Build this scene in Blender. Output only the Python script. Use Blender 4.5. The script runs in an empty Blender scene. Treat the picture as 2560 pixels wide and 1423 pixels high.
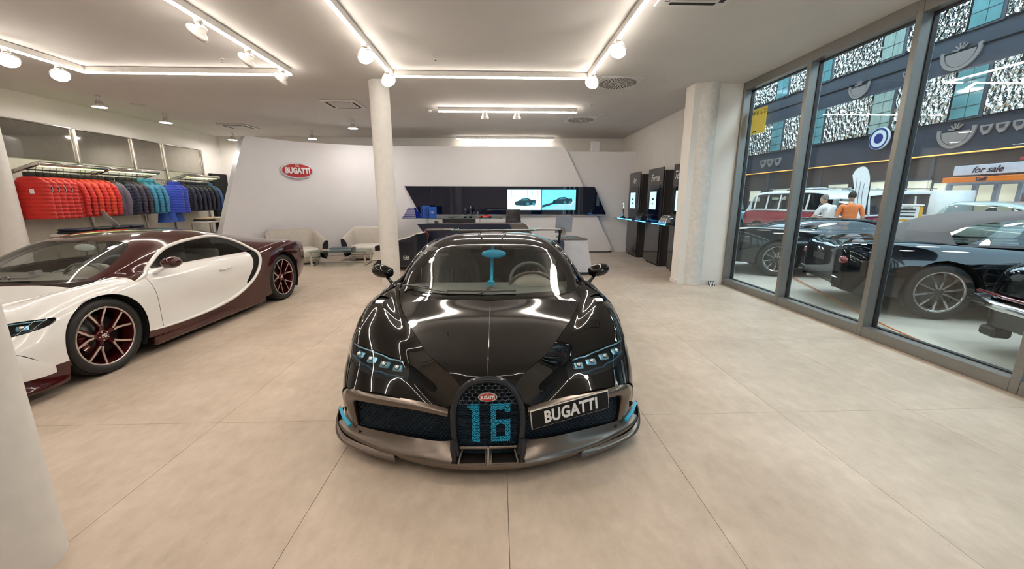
import bpy, bmesh, math, random
import numpy as np
from mathutils import Vector, Matrix, Euler
random.seed(7)
SC = bpy.context.scene
COL = SC.collection
PI = math.pi
R = math.radians

# ---------------------------------------------------------------- camera
cam = bpy.data.cameras.new('camera')
cam.sensor_width = 36.0
cam.lens = 36.0 * 985.0 / 2560.0
cam.clip_start = 0.02
cam.clip_end = 200
camo = bpy.data.objects.new('camera', cam)
COL.objects.link(camo)
camo.location = (0, 0, 1.55)
camo.rotation_euler = (R(90 - 12.12), 0, R(-1.99))
SC.camera = camo

# ---------------------------------------------------------------- world, exposure
SC.view_settings.view_transform = 'Standard'
SC.view_settings.look = 'None'
SC.view_settings.gamma = 1.0
SC.view_settings.use_curve_mapping = False
SC.view_settings.exposure = 0.95
W = bpy.data.worlds.new('world')
SC.world = W
W.use_nodes = True
nt = W.node_tree
bg = nt.nodes['Background']
WS_NOISE = nt.nodes.new('ShaderNodeTexNoise')
WS_NOISE.inputs['Scale'].default_value = 2.0
WS_RAMP = nt.nodes.new('ShaderNodeValToRGB')
WS_RAMP.color_ramp.elements[0].color = (0.46, 0.74, 1.0, 1)
WS_RAMP.color_ramp.elements[1].color = (0.74, 0.90, 1.0, 1)
nt.links.new(WS_NOISE.outputs['Fac'], WS_RAMP.inputs['Fac'])
nt.links.new(WS_RAMP.outputs['Color'], bg.inputs['Color'])
bg.inputs['Strength'].default_value = 3.3
HALL_E = 20.0
LAMP = (1.0, 0.90, 0.79)
STRIP_E = 20.0
SPOT_E = 60.0

# ---------------------------------------------------------------- materials
MATS = {}
def mat(name, col=(0.8, 0.8, 0.8), rough=0.5, metal=0.0, var=0.06, vscale=8.0, bump=0.0, bscale=40.0,
        coat=0.0, emit=0.0, ecol=None, spec=0.5, alpha=1.0, col2=None, sheen=0.0, stretch=None, detail=3.0, coat_rough=0.02):
    if name in MATS: return MATS[name]
    m = bpy.data.materials.new(name); m.use_nodes = True
    t = m.node_tree; b = t.nodes['Principled BSDF']
    tc = t.nodes.new('ShaderNodeTexCoord')
    mp = t.nodes.new('ShaderNodeMapping')
    t.links.new(tc.outputs['Object'], mp.inputs['Vector'])
    if stretch: mp.inputs['Scale'].default_value = stretch
    n = t.nodes.new('ShaderNodeTexNoise')
    n.inputs['Scale'].default_value = vscale; n.inputs['Detail'].default_value = detail
    t.links.new(mp.outputs[0], n.inputs['Vector'])
    r = t.nodes.new('ShaderNodeValToRGB')
    c2 = col2 if col2 else tuple(max(0, c * (1 - var)) for c in col)
    c1 = col if col2 else tuple(min(1, c * (1 + var * 0.6)) for c in col)
    r.color_ramp.elements[0].color = (*c2, 1); r.color_ramp.elements[0].position = 0.3
    r.color_ramp.elements[1].color = (*c1, 1); r.color_ramp.elements[1].position = 0.7
    t.links.new(n.outputs['Fac'], r.inputs['Fac'])
    t.links.new(r.outputs['Color'], b.inputs['Base Color'])
    b.inputs['Roughness'].default_value = rough
    b.inputs['Metallic'].default_value = metal
    b.inputs['Specular IOR Level'].default_value = spec
    b.inputs['Coat Weight'].default_value = coat
    b.inputs['Coat Roughness'].default_value = coat_rough
    b.inputs['Alpha'].default_value = alpha
    b.inputs['Sheen Weight'].default_value = sheen
    if emit > 0:
        b.inputs['Emission Color'].default_value = (*(ecol or col), 1)
        b.inputs['Emission Strength'].default_value = emit
    if bump > 0:
        n2 = t.nodes.new('ShaderNodeTexNoise'); n2.inputs['Scale'].default_value = bscale; n2.inputs['Detail'].default_value = 4
        t.links.new(mp.outputs[0], n2.inputs['Vector'])
        bp = t.nodes.new('ShaderNodeBump'); bp.inputs['Strength'].default_value = bump; bp.inputs['Distance'].default_value = 0.01
        t.links.new(n2.outputs['Fac'], bp.inputs['Height']); t.links.new(bp.outputs[0], b.inputs['Normal'])
    MATS[name] = m
    return m

def glass(name, tint=(0.93, 0.97, 0.96), f0=0.04, rough=0.0, haze=0.0):
    """thin clear pane: transparent plus Schlick reflection"""
    if name in MATS: return MATS[name]
    m = bpy.data.materials.new(name); m.use_nodes = True
    t = m.node_tree; t.nodes.remove(t.nodes['Principled BSDF'])
    out = [n for n in t.nodes if n.type == 'OUTPUT_MATERIAL'][0]
    tr = t.nodes.new('ShaderNodeBsdfTransparent')
    nz = t.nodes.new('ShaderNodeTexNoise'); nz.inputs['Scale'].default_value = 1.5
    rp = t.nodes.new('ShaderNodeValToRGB')
    rp.color_ramp.elements[0].color = (*tint, 1)
    rp.color_ramp.elements[1].color = (*[min(1, c * 1.015) for c in tint], 1)
    t.links.new(nz.outputs['Fac'], rp.inputs['Fac']); t.links.new(rp.outputs['Color'], tr.inputs['Color'])
    gl = t.nodes.new('ShaderNodeBsdfGlossy'); gl.inputs['Roughness'].default_value = rough
    lw = t.nodes.new('ShaderNodeLayerWeight'); lw.inputs['Blend'].default_value = 0.5
    p = t.nodes.new('ShaderNodeMath'); p.operation = 'POWER'; p.inputs[1].default_value = 5.0
    t.links.new(lw.outputs['Facing'], p.inputs[0])
    ma = t.nodes.new('ShaderNodeMath'); ma.operation = 'MULTIPLY_ADD'
    ma.inputs[1].default_value = 1 - f0; ma.inputs[2].default_value = f0
    t.links.new(p.outputs[0], ma.inputs[0])
    mx = t.nodes.new('ShaderNodeMixShader')
    t.links.new(ma.outputs[0], mx.inputs['Fac']); t.links.new(tr.outputs[0], mx.inputs[1]); t.links.new(gl.outputs[0], mx.inputs[2])
    t.links.new(mx.outputs[0], out.inputs['Surface'])
    MATS[name] = m
    return m

# ---------------------------------------------------------------- mesh building
def link(name, me, m, parent=None):
    o = bpy.data.objects.new(name, me); COL.objects.link(o)
    if m is not None and len(me.materials) == 0: me.materials.append(m)
    if parent is not None: o.parent = parent
    return o

class MB:
    def __init__(s): s.v = []; s.f = []; s.sm = []
    def add(s, vs, fs, smooth=False):
        k = len(s.v); s.v += [tuple(p) for p in vs]
        for f in fs: s.f.append(tuple(i + k for i in f)); s.sm.append(smooth)
        return s
    def box(s, c, d, b=0.0, rot=None):
        """box centred at c with size d, edges chamfered by b, rot = Euler/rotz"""
        hx, hy, hz = d[0] / 2, d[1] / 2, d[2] / 2
        M = Matrix.Identity(3)
        if rot is not None: M = (Euler(rot).to_matrix() if not isinstance(rot, (int, float)) else Matrix.Rotation(rot, 3, 'Z'))
        b = min(b, hx * 0.95, hy * 0.95, hz * 0.95)
        if b <= 0:
            vs = [(x, y, z) for z in (-hz, hz) for y in (-hy, hy) for x in (-hx, hx)]
            fs = [(0, 2, 3, 1), (4, 5, 7, 6), (0, 1, 5, 4), (2, 6, 7, 3), (0, 4, 6, 2), (1, 3, 7, 5)]
        else:
            vs = []; idx = {}
            for sx in (-1, 1):
                for sy in (-1, 1):
                    for sz in (-1, 1):
                        for a in range(3):
                            p = [sx * hx, sy * hy, sz * hz]
                            for q in range(3):
                                if q != a: p[q] -= (sx, sy, sz)[q] * b
                            idx[(sx, sy, sz, a)] = len(vs); vs.append(tuple(p))
            fs = []
            for a in range(3):
                o1, o2 = (a + 1) % 3, (a + 2) % 3
                for sa in (-1, 1):
                    q = []
                    for (s1, s2) in ((-1, -1), (1, -1), (1, 1), (-1, 1)):
                        k = [0, 0, 0]; k[a] = sa; k[o1] = s1; k[o2] = s2; q.append(idx[(*k, a)])
                    fs.append(tuple(q if sa > 0 else q[::-1]))
                for s1 in (-1, 1):
                    for s2 in (-1, 1):
                        k0 = [0, 0, 0]; k0[a] = -1; k0[o1] = s1; k0[o2] = s2
                        k1 = list(k0); k1[a] = 1
                        q = [idx[(*k0, o1)], idx[(*k1, o1)], idx[(*k1, o2)], idx[(*k0, o2)]]
                        fs.append(tuple(q if s1 * s2 < 0 else q[::-1]))
            for sx in (-1, 1):
                for sy in (-1, 1):
                    for sz in (-1, 1):
                        q = [idx[(sx, sy, sz, a)] for a in range(3)]
                        fs.append(tuple(q if sx * sy * sz > 0 else q[::-1]))
        C = Vector(c)
        return s.add([tuple(M @ Vector(p) + C) for p in vs], fs)
    def cyl(s, p0, p1, r0, r1=None, n=16, caps=True, smooth=True):
        r1 = r0 if r1 is None else r1
        p0, p1 = Vector(p0), Vector(p1); d = (p1 - p0).normalized()
        u = d.orthogonal().normalized(); w = d.cross(u)
        vs = []
        for (p, r) in ((p0, r0), (p1, r1)):
            for k in range(n):
                a = 2 * PI * k / n; vs.append(tuple(p + (u * math.cos(a) + w * math.sin(a)) * r))
        s.add(vs, [(k, (k + 1) % n, n + (k + 1) % n, n + k) for k in range(n)], smooth)
        if caps: s.add(vs, [tuple(range(n))[::-1], tuple(range(n, 2 * n))])
        return s
    def tube(s, pts, r, n=8, closed=False, caps=True, smooth=True):
        P = [Vector(p) for p in pts]; m = len(P)
        rr = r if isinstance(r, (list, tuple)) else [r] * m
        vs = []; u = None
        for i in range(m):
            a = P[(i - 1) % m] if (closed or i > 0) else P[i]
            b = P[(i + 1) % m] if (closed or i < m - 1) else P[i]
            d = (b - a).normalized()
            if u is None: u = d.orthogonal().normalized()
            u = (u - d * u.dot(d)).normalized(); w = d.cross(u)
            for k in range(n):
                t = 2 * PI * k / n; vs.append(tuple(P[i] + (u * math.cos(t) + w * math.sin(t)) * rr[i]))
        fs = []
        for i in range(m if closed else m - 1):
            j = (i + 1) % m
            for k in range(n): fs.append((i * n + k, i * n + (k + 1) % n, j * n + (k + 1) % n, j * n + k))
        s.add(vs, fs, smooth)
        if caps and not closed: s.add(vs, [tuple(range(n))[::-1], tuple(range((m - 1) * n, m * n))])
        return s
    def strip(s, pts, w, h, up=(0, 0, 1), closed=False):
        """rectangular bar swept along pts: w across, h along up"""
        P = [Vector(p) for p in pts]; m = len(P); U = Vector(up); vs = []
        for i in range(m):
            a = P[(i - 1) % m] if (closed or i > 0) else P[i]
            b = P[(i + 1) % m] if (closed or i < m - 1) else P[i]
            d = (b - a).normalized(); side = d.cross(U).normalized(); up2 = side.cross(d)
            for (q, e) in ((-1, -1), (1, -1), (1, 1), (-1, 1)): vs.append(tuple(P[i] + side * q * w / 2 + up2 * e * h / 2))
        fs = []
        for i in range(m if closed else m - 1):
            j = (i + 1) % m
            for k in range(4): fs.append((i * 4 + k, i * 4 + (k + 1) % 4, j * 4 + (k + 1) % 4, j * 4 + k))
        if not closed: fs += [(3, 2, 1, 0), tuple((m - 1) * 4 + k for k in range(4))]
        return s.add(vs, fs)
    def lathe(s, prof, n=24, c=(0, 0, 0), axis='z', smooth=True):
        vs = []; m = len(prof)
        for (r, h) in prof:
            for k in range(n):
                a = 2 * PI * k / n; x, y = r * math.cos(a), r * math.sin(a)
                p = (x, y, h) if axis == 'z' else ((h, x, y) if axis == 'x' else (x, h, y))
                vs.append((p[0] + c[0], p[1] + c[1], p[2] + c[2]))
        return s.add(vs, [(i * n + k, i * n + (k + 1) % n, (i + 1) * n + (k + 1) % n, (i + 1) * n + k) for i in range(m - 1) for k in range(n)], smooth)
    def prism(s, poly, h0, h1, plane='xy'):
        """extrude polygon between h0 and h1 along the remaining axis"""
        n = len(poly)
        f = {'xy': lambda p, h: (p[0], p[1], h), 'xz': lambda p, h: (p[0], h, p[1]), 'yz': lambda p, h: (h, p[0], p[1])}[plane]
        vs = [f(p, h0) for p in poly] + [f(p, h1) for p in poly]
        fs = [tuple(range(n))[::-1], tuple(range(n, 2 * n))] + [(k, (k + 1) % n, n + (k + 1) % n, n + k) for k in range(n)]
        return s.add(vs, fs)
    def grid(s, G, smooth=True, flip=False):
        """G: array (m, n, 3)"""
        m, n = len(G), len(G[0]); k = [tuple(p) for row in G for p in row]
        fs = []
        for i in range(m - 1):
            for j in range(n - 1):
                q = (i * n + j, i * n + j + 1, (i + 1) * n + j + 1, (i + 1) * n + j); fs.append(q[::-1] if flip else q)
        return s.add(k, fs, smooth)
    def ell(s, c, r, n=16, m=10, M=None):
        vs = []; 
        for i in range(m + 1):
            t = PI * i / m
            for k in range(n):
                a = 2 * PI * k / n
                p = Vector((r[0] * math.sin(t) * math.cos(a), r[1] * math.sin(t) * math.sin(a), r[2] * math.cos(t)))
                if M is not None: p = M @ p
                vs.append((p[0] + c[0], p[1] + c[1], p[2] + c[2]))
        return s.add(vs, [(i * n + k, (i + 1) * n + k, (i + 1) * n + (k + 1) % n, i * n + (k + 1) % n) for i in range(m) for k in range(n)], True)
    def mirror_x(s):
        k = len(s.v); s.v += [(-x, y, z) for x, y, z in s.v[:k]]
        nf = [tuple(i + k for i in f[::-1]) for f in s.f]; s.f += nf; s.sm += list(s.sm)
        return s
    def xf(s, M):
        s.v = [tuple(M @ Vector(p)) for p in s.v]; return s
    def mesh(s, name, m=None):
        me = bpy.data.meshes.new(name); me.from_pydata(s.v, [], s.f)
        me.polygons.foreach_set('use_smooth', s.sm)
        if m is not None: me.materials.append(m)
        me.update(); return me
    def build(s, name, m, parent=None, fix=True):
        me = s.mesh(name, m)
        if fix:
            bm = bmesh.new(); bm.from_mesh(me); bmesh.ops.remove_doubles(bm, verts=bm.verts, dist=1e-5)
            bmesh.ops.recalc_face_normals(bm, faces=bm.faces); bm.to_mesh(me); bm.free()
        return link(name, me, m, parent)

def tag(o, label=None, cat=None, group=None, kind=None):
    if label: o['label'] = label
    if cat: o['category'] = cat
    if group: o['group'] = group
    if kind: o['kind'] = kind
    return o
def thing(name, label, cat, loc=(0, 0, 0), rz=0.0, group=None, kind=None):
    o = bpy.data.objects.new(name, None); COL.objects.link(o)
    o.empty_display_size = 0.1
    o.location = loc; o.rotation_euler = (0, 0, rz)
    return tag(o, label, cat, group, kind)
def kids(o): return [c for c in bpy.data.objects if c.parent == o]
def copy_tree(o, parent=None, kid=None):
    c = o.copy(); COL.objects.link(c); c.parent = parent
    for ch in (kid[o] if kid and o in kid else kids(o)): copy_tree(ch, c, kid)
    return c
def copies(o, loc, rz=None, label=None, scale=None):
    c = copy_tree(o); c.location = loc
    if rz is not None: c.rotation_euler = (0, 0, rz)
    if label: c['label'] = label
    if scale: c.scale = scale
    return c
def text(name, s, size, m, parent=None, loc=(0, 0, 0), rot=(0, 0, 0), depth=0.002, bold=0.0, align='CENTER', shear=0.0, sx=1.0, space=1.0):
    cu = bpy.data.curves.new(name, 'FONT'); cu.body = s; cu.size = size; cu.extrude = depth / 2; cu.offset = bold
    cu.align_x = align; cu.align_y = 'CENTER'; cu.shear = shear; cu.resolution_u = 3; cu.space_character = space
    o = bpy.data.objects.new(name, cu); COL.objects.link(o)
    dg = bpy.context.evaluated_depsgraph_get()
    me = bpy.data.meshes.new_from_object(o.evaluated_get(dg))
    bpy.data.objects.remove(o); bpy.data.curves.remove(cu)
    me.materials.clear(); me.materials.append(m); me.name = name
    r = link(name, me, m, parent); r.location = loc; r.rotation_euler = rot; r.scale = (sx, 1, 1)
    return r

def spline(P, n):
    """C2 natural cubic spline through control points along axis 0 (chord parameter), n samples per span"""
    P = np.asarray(P, float); m = P.shape[0]
    if m == 2:
        t = np.linspace(0, 1, n + 1).reshape((-1,) + (1,) * (P.ndim - 1)); return P[0] * (1 - t) + P[1] * t
    D = np.linalg.norm(np.diff(P, axis=0), axis=-1)
    if D.ndim > 1: D = D.reshape(m - 1, -1).mean(1)
    h = np.maximum(D, 1e-4) ** 0.75
    A = np.zeros((m, m)); B = np.zeros_like(P); A[0, 0] = A[-1, -1] = 1
    for i in range(1, m - 1):
        A[i, i - 1] = h[i - 1]; A[i, i] = 2 * (h[i - 1] + h[i]); A[i, i + 1] = h[i]
        B[i] = 6 * ((P[i + 1] - P[i]) / h[i] - (P[i] - P[i - 1]) / h[i - 1])
    M = np.linalg.solve(A, B.reshape(m, -1)).reshape(P.shape)
    out = []
    for i in range(m - 1):
        for k in range(n + (1 if i == m - 2 else 0)):
            t = h[i] * k / n; u = h[i] - t
            out.append(M[i] * u ** 3 / (6 * h[i]) + M[i + 1] * t ** 3 / (6 * h[i]) + (P[i] / h[i] - M[i] * h[i] / 6) * u + (P[i + 1] / h[i] - M[i + 1] * h[i] / 6) * t)
    return np.array(out)
def net(P, nu, nv):
    A = spline(np.asarray(P, float), nu)
    return np.swapaxes(spline(np.swapaxes(A, 0, 1), nv), 0, 1)
# ================================================================ THE ROOM
ZC = 3.49
XL, XR, XG = -8.78, 4.05, 4.2       # left wall, kiosk wall, inner face of the glazing frames
YB, YF = 13.35, -3.6
m_paint = mat('wall_paint', (0.80, 0.77, 0.73), 0.75, var=0.03, vscale=3, bump=0.02, bscale=220)
m_ceil = mat('ceiling_paint', (0.62, 0.60, 0.585), 0.85, var=0.03, vscale=1.2, bump=0.02, bscale=260)
m_conc = mat('column_concrete', (0.72, 0.70, 0.67), 0.7, var=0.10, vscale=14, bump=0.10, bscale=30)
m_cwhite = mat('column_paint', (0.73, 0.71, 0.68), 0.65, var=0.05, vscale=10, bump=0.05, bscale=60)
m_joint = mat('floor_joint', (0.34, 0.285, 0.235), 0.8)
m_skirt = mat('skirting_white', (0.74, 0.71, 0.68), 0.5)

def tile_material():
    m = bpy.data.materials.new('floor_stone_tile'); m.use_nodes = True
    t = m.node_tree; b = t.nodes['Principled BSDF']
    g = t.nodes.new('ShaderNodeNewGeometry')
    oi = t.nodes.new('ShaderNodeObjectInfo')
    def noise(sc, det, st=None):
        n = t.nodes.new('ShaderNodeTexNoise'); n.inputs['Scale'].default_value = sc; n.inputs['Detail'].default_value = det
        n.inputs['Roughness'].default_value = 0.62
        mp = t.nodes.new('ShaderNodeMapping'); t.links.new(g.outputs['Position'], mp.inputs['Vector'])
        if st: mp.inputs['Scale'].default_value = st
        t.links.new(mp.outputs[0], n.inputs['Vector']); return n
    def ramp(src, p0, c0, p1, c1):
        r = t.nodes.new('ShaderNodeValToRGB'); e = r.color_ramp.elements
        e[0].position = p0; e[0].color = (*c0, 1); e[1].position = p1; e[1].color = (*c1, 1)
        t.links.new(src, r.inputs['Fac']); return r
    def mul(a, b_, f=1.0):
        x = t.nodes.new('ShaderNodeMix'); x.data_type = 'RGBA'; x.blend_type = 'MULTIPLY'; x.inputs['Factor'].default_value = f
        t.links.new(a, x.inputs['A']); t.links.new(b_, x.inputs['B']); return x.outputs['Result']
    base = ramp(noise(1.6, 8, (1, 1.3, 1)).outputs['Fac'], 0.30, (0.53, 0.44, 0.352), 0.72, (0.655, 0.553, 0.457))
    fine = ramp(noise(7, 12, (1.8, 1, 1)).outputs['Fac'], 0.30, (0.84, 0.83, 0.82), 0.64, (1, 1, 1))
    cloud = ramp(noise(.9, 6).outputs['Fac'], 0.35, (0.91, 0.905, 0.90), 0.62, (1, 1, 1))
    spk = ramp(noise(75, 4).outputs['Fac'], 0.27, (0.72, 0.69, 0.66), 0.36, (1, 1, 1))
    tv = ramp(oi.outputs['Random'], 0, (0.93, 0.93, 0.93), 1, (1.0, 1.0, 1.0))
    c = mul(mul(mul(mul(base.outputs['Color'], fine.outputs['Color']), spk.outputs['Color']), tv.outputs['Color']), cloud.outputs['Color'])
    t.links.new(c, b.inputs['Base Color'])
    rr = t.nodes.new('ShaderNodeMapRange'); rr.inputs['To Min'].default_value = 0.34; rr.inputs['To Max'].default_value = 0.52
    t.links.new(noise(5, 6).outputs['Fac'], rr.inputs['Value']); t.links.new(rr.outputs[0], b.inputs['Roughness'])
    bp = t.nodes.new('ShaderNodeBump'); bp.inputs['Strength'].default_value = 0.07; bp.inputs['Distance'].default_value = 0.004
    t.links.new(noise(45, 6).outputs['Fac'], bp.inputs['Height']); t.links.new(bp.outputs[0], b.inputs['Normal'])
    b.inputs['Specular IOR Level'].default_value = 0.22
    return m
m_tile = tile_material()

fl = MB().box(((XL + XG) / 2 + 0.05, (YB + YF) / 2, -0.06), (XG - XL + 0.3, YB - YF + 0.2, 0.10)).build('floor', m_joint)
tag(fl, 'beige stone-look tiled showroom floor', 'floor', kind='structure')
TX, TY = 1.02, 1.53
tm = MB().box((0, 0, -0.005), (TX - 0.0022, TY - 0.0022, 0.01), 0.0008).mesh('floor_tile', m_tile)
ix = [k for k in range(-12, 8)]
for i in ix:
    for j in range(-5, 9):
        x0, x1 = 0.04 + i * TX, 0.04 + (i + 1) * TX; y0, y1 = 2.605 + j * TY - TY, 2.605 + j * TY
        a0, a1, b0, b1 = max(x0, XL), min(x1, XG + 0.02), max(y0, YF), min(y1, YB)
        if a1 - a0 < 0.02 or b1 - b0 < 0.02: continue
        o = link('floor_tile', tm, None, fl); o.location = ((a0 + a1) / 2, (b0 + b1) / 2, 0)
        o.scale = ((a1 - a0) / TX, (b1 - b0) / TY, 1)

tag(MB().box(((XL + XG) / 2 + 0.05, (YB + YF) / 2, ZC + 0.1), (XG - XL + 0.3, YB - YF + 0.2, 0.2)).build('ceiling', m_ceil), 'pale grey painted ceiling', 'ceiling', kind='structure')
tag(MB().box((XL - 0.1, (YB + YF) / 2, ZC / 2), (0.2, YB - YF, ZC)).build('wall_left', m_paint), 'white side wall behind the clothing racks', 'wall', kind='structure')
tag(MB().box(((XL + XG) / 2, YB + 0.1, ZC / 2), (XG - XL + 0.4, 0.2, ZC)).build('wall_back', m_paint), 'white wall at the far end of the showroom', 'wall', kind='structure')
tag(MB().box(((XL + XG) / 2, YF - 0.1, ZC / 2), (XG - XL + 0.4, 0.2, ZC)).build('wall_front', m_paint), 'white wall behind the viewer', 'wall', kind='structure')
w = MB().box((XR + 0.1, (7.4 + YB) / 2, ZC / 2), (0.2, YB - 7.4, ZC))
w.box(((3.36 + XG) / 2, 7.29, ZC / 2), (XG - 3.36, 0.32, ZC)).box((XG + 0.1, 7.26, ZC / 2), (0.2, 0.24, ZC))
tag(w.build('wall_right', m_paint), 'white wall behind the tall black display kiosks', 'wall', kind='structure')
bb = MB().box((XR - 0.006, 9.6, 0.04), (0.012, 4.5, 0.08), 0.003)
tag(bb.build('baseboard_right', m_skirt), 'white skirting board along the kiosk wall', 'baseboard', kind='structure')
bb = MB().box(((3.81 + XG) / 2, 7.124, 0.04), (XG - 3.82, 0.012, 0.08), 0.003).box((3.354, 7.29, 0.04), (0.012, 0.33, 0.08), 0.003)
tag(bb.build('baseboard_pier', m_skirt), 'white skirting board around the wall end beside the windows', 'baseboard', kind='structure')

def column(x, y, r, m, label):
    c = MB().lathe([(r, 0.0), (r, ZC)], 40, (x, y, 0))
    o = c.build('column', m); tag(o, label, 'column', kind='structure'); return o
column(-1.985, 7.245, 0.165, m_cwhite, 'slim round white column behind the black car')
column(3.632, 7.215, 0.185, m_conc, 'raw concrete round column by the window wall')
column(-8.5, 7.2, 0.19, m_cwhite, 'round pale column at the clothing racks with a cable conduit')
column(-2.115, 1.46, 0.185, m_cwhite, 'round white column close to the viewer at the lower left')
cd = thing('cable_conduit', 'thin grey cable conduit with switch box on the column by the racks', 'conduit', (-8.42, 7.0, 0))
MB().cyl((0.02, 0, 1.62), (0.02, 0, ZC), 0.014, n=10).build('pipe', mat('conduit_grey', (0.6, 0.58, 0.55), 0.4), cd)
MB().box((0.03, -0.01, 1.58), (0.07, 0.05, 0.09), 0.008).build('switch_box', mat('switch_white', (0.75, 0.74, 0.72), 0.4), cd)

# ---------------------------------------------------------------- window wall
m_frame = mat('window_frame_bronze', (0.25, 0.245, 0.235), 0.38, metal=0.6, var=0.05, vscale=30)
m_gask = mat('window_gasket', (0.012, 0.012, 0.013), 0.5)
m_pane = glass('window_glass', (0.90, 0.955, 0.95), 0.055)
MULL = [7.10, 5.66, 4.245, 2.83, 1.415, 0.0, -1.415, -2.83]
FB, FT = 0.115, 0.13
for k in range(len(MULL) - 1):
    y1, y0 = MULL[k], MULL[k + 1]
    wd = thing('window_%d' % (k + 1), ['floor-to-ceiling window with a yellow sticker next to the concrete column', 'second floor-to-ceiling window from the concrete column', 'third floor-to-ceiling window from the concrete column', 'floor-to-ceiling window at the right edge of the photo', 'floor-to-ceiling window beside the viewer', 'floor-to-ceiling window just behind the viewer', 'floor-to-ceiling window far behind the viewer'][k], 'window', (XG, 0, 0), kind='structure')
    L = y1 - y0; yc = (y0 + y1) / 2
    MB().box((0.09, yc, FB / 2), (0.18, L - 0.063, FB), 0.004).build('sill', m_frame, wd)
    MB().box((0.09, yc, ZC - FT / 2), (0.18, L - 0.063, FT), 0.004).build('head', m_frame, wd)
    MB().box((0.092, y1 - 0.0, ZC / 2), (0.19, 0.062, ZC), 0.004).build('mullion', m_frame, wd)
    gk = MB()
    for yy in (y0 + 0.037, y1 - 0.037): gk.box((0.14, yy, ZC / 2), (0.05, 0.014, ZC - FB - FT))
    for zz in (FB + 0.006, ZC - FT - 0.006): gk.box((0.14, yc, zz), (0.05, L - 0.062, 0.012))
    gk.build('gasket', m_gask, wd)
    MB().box((0.14, yc, (FB + ZC - FT) / 2), (0.012, L - 0.075, ZC - FB - FT)).build('pane', m_pane, wd)
st = thing('window_sticker', 'square yellow sticker with small printed numbers on the window pane', 'sticker', (4.325, 6.80, 2.83))
MB().box((0, 0, 0), (0.004, 0.36, 0.40)).build('sheet', mat('sticker_yellow', (0.80, 0.68, 0.12), 0.5, var=0.05), st)
text('print', '№ 0. 5. 23', 0.09, mat('sticker_ink', (0.05, 0.05, 0.04), 0.5), st, (-0.004, 0, 0.13), (R(90), 0, R(-90)), 0.001)
MB().box((-0.003, 0.09, -0.16), (0.002, 0.10, 0.018)).build('print_line', mat('sticker_ink'), st)
# ================================================================ LIGHTING
m_prof = mat('track_aluminium', (0.62, 0.60, 0.57), 0.4, metal=0.3)
m_led = mat('led_diffuser', (1, 0.95, 0.86), 0.4, emit=STRIP_E, ecol=LAMP)
m_lens = mat('lamp_lens', (1, 0.95, 0.86), 0.4, emit=SPOT_E, ecol=LAMP)
m_lampm = mat('lamp_body', (0.75, 0.72, 0.68), 0.35, metal=0.4)
ZT = ZC - 0.0575
m_led_b = mat('led_diffuser_reception', (1, 0.95, 0.86), 0.4, emit=STRIP_E * 2.8, ecol=LAMP)
def track(name, label, segs, lm=None):
    t = thing(name, label, 'light', (0, 0, ZT))
    for (a, b) in segs:
        a, b = Vector((*a, 0)), Vector((*b, 0)); d = (b - a); L = d.length; c = (a + b) / 2; ang = math.atan2(d.y, d.x)
        MB().box((c.x, c.y, 0.018), (L, 0.045, 0.075), 0.003, ang).build('profile', m_prof, t)
        MB().box((c.x, c.y, -0.028), (L, 0.040, 0.018), 0.004, ang).build('diffuser', lm or m_led, t)
    return t
track('light_track', 'rectangular white LED light track on the ceiling over the black car', [((-1.61, -1.2), (-1.61, 6.64)), ((-1.61, 6.65), (1.43, 6.66)), ((1.43, 6.64), (1.43, -1.2)), ((-1.61, -1.2), (1.43, -1.2))])
track('light_track', 'rectangular LED light track on the ceiling over the white and maroon car', [((-3.12, -1.2), (-3.12, 6.6)), ((-3.12, 6.63), (-6.14, 6.62)), ((-6.14, 6.6), (-6.14, -1.2))])
track('light_bar', 'straight LED light bar with two hanging spots near the reception desk', [((-1.27, 9.09), (1.725, 9.09))], m_led_b)
track('light_bar', 'straight LED light bar close to the far wall above the white panel', [((-1.29, 13.05), (1.775, 13.05))])

m_lens_lo = mat('lamp_lens_soft', (1, 0.95, 0.86), 0.4, emit=SPOT_E * .25, ecol=LAMP)
m_lens_hi = mat('lamp_lens_down', (1, 0.95, 0.90), 0.4, emit=SPOT_E * 2.0, ecol=(1, .93, .86))
def spotlight(name, label, p, aim, r=0.105, stem=0.10, group=None, lens=None):
    """round dish lamp on a twin-arm bracket; aim = direction the lens faces"""
    t = thing(name, label, 'light', p, 0, group)
    a = Vector(aim).normalized(); top = Vector((0, 0, 0)); c = Vector((0, 0, -stem)) + a * 0.02
    b = MB(); u = a.cross(Vector((0, 0, 1)));
    u = u.normalized() if u.length > 0.1 else Vector((1, 0, 0))
    MB().cyl((0, 0, 0), (0, 0, -0.03), 0.04, n=16).build('mount', m_lampm, t)
    for s in (-1, 1): MB().tube([Vector((0, 0, -0.02)) + u * s * 0.03, c + u * s * 0.03], 0.008, 6).build('arm', m_lampm, t)
    w = a.orthogonal().normalized(); q = a.cross(w)
    def ring(prof, nn=24):
        vs = []
        for (rr, h) in prof:
            for k in range(nn):
                g = 2 * PI * k / nn; vs.append(tuple(c + a * h + (w * math.cos(g) + q * math.sin(g)) * rr))
        return vs, [(i * nn + k, i * nn + (k + 1) % nn, (i + 1) * nn + (k + 1) % nn, (i + 1) * nn + k) for i in range(len(prof) - 1) for k in range(nn)]
    MB().add(*ring([(0.001, -0.07), (0.05, -0.07), (0.055, -0.02), (r * 0.9, 0.0), (r, 0.015), (r, 0.035), (r * 0.93, 0.035)]), True).build('shade', m_lampm, t)
    MB().add(*ring([(r * 0.94, 0.032), (r * 0.5, 0.036), (0.001, 0.037)]), True).build('lens', lens or m_lens, t)
    return t
G = 'spotlights on the light tracks'
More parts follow.
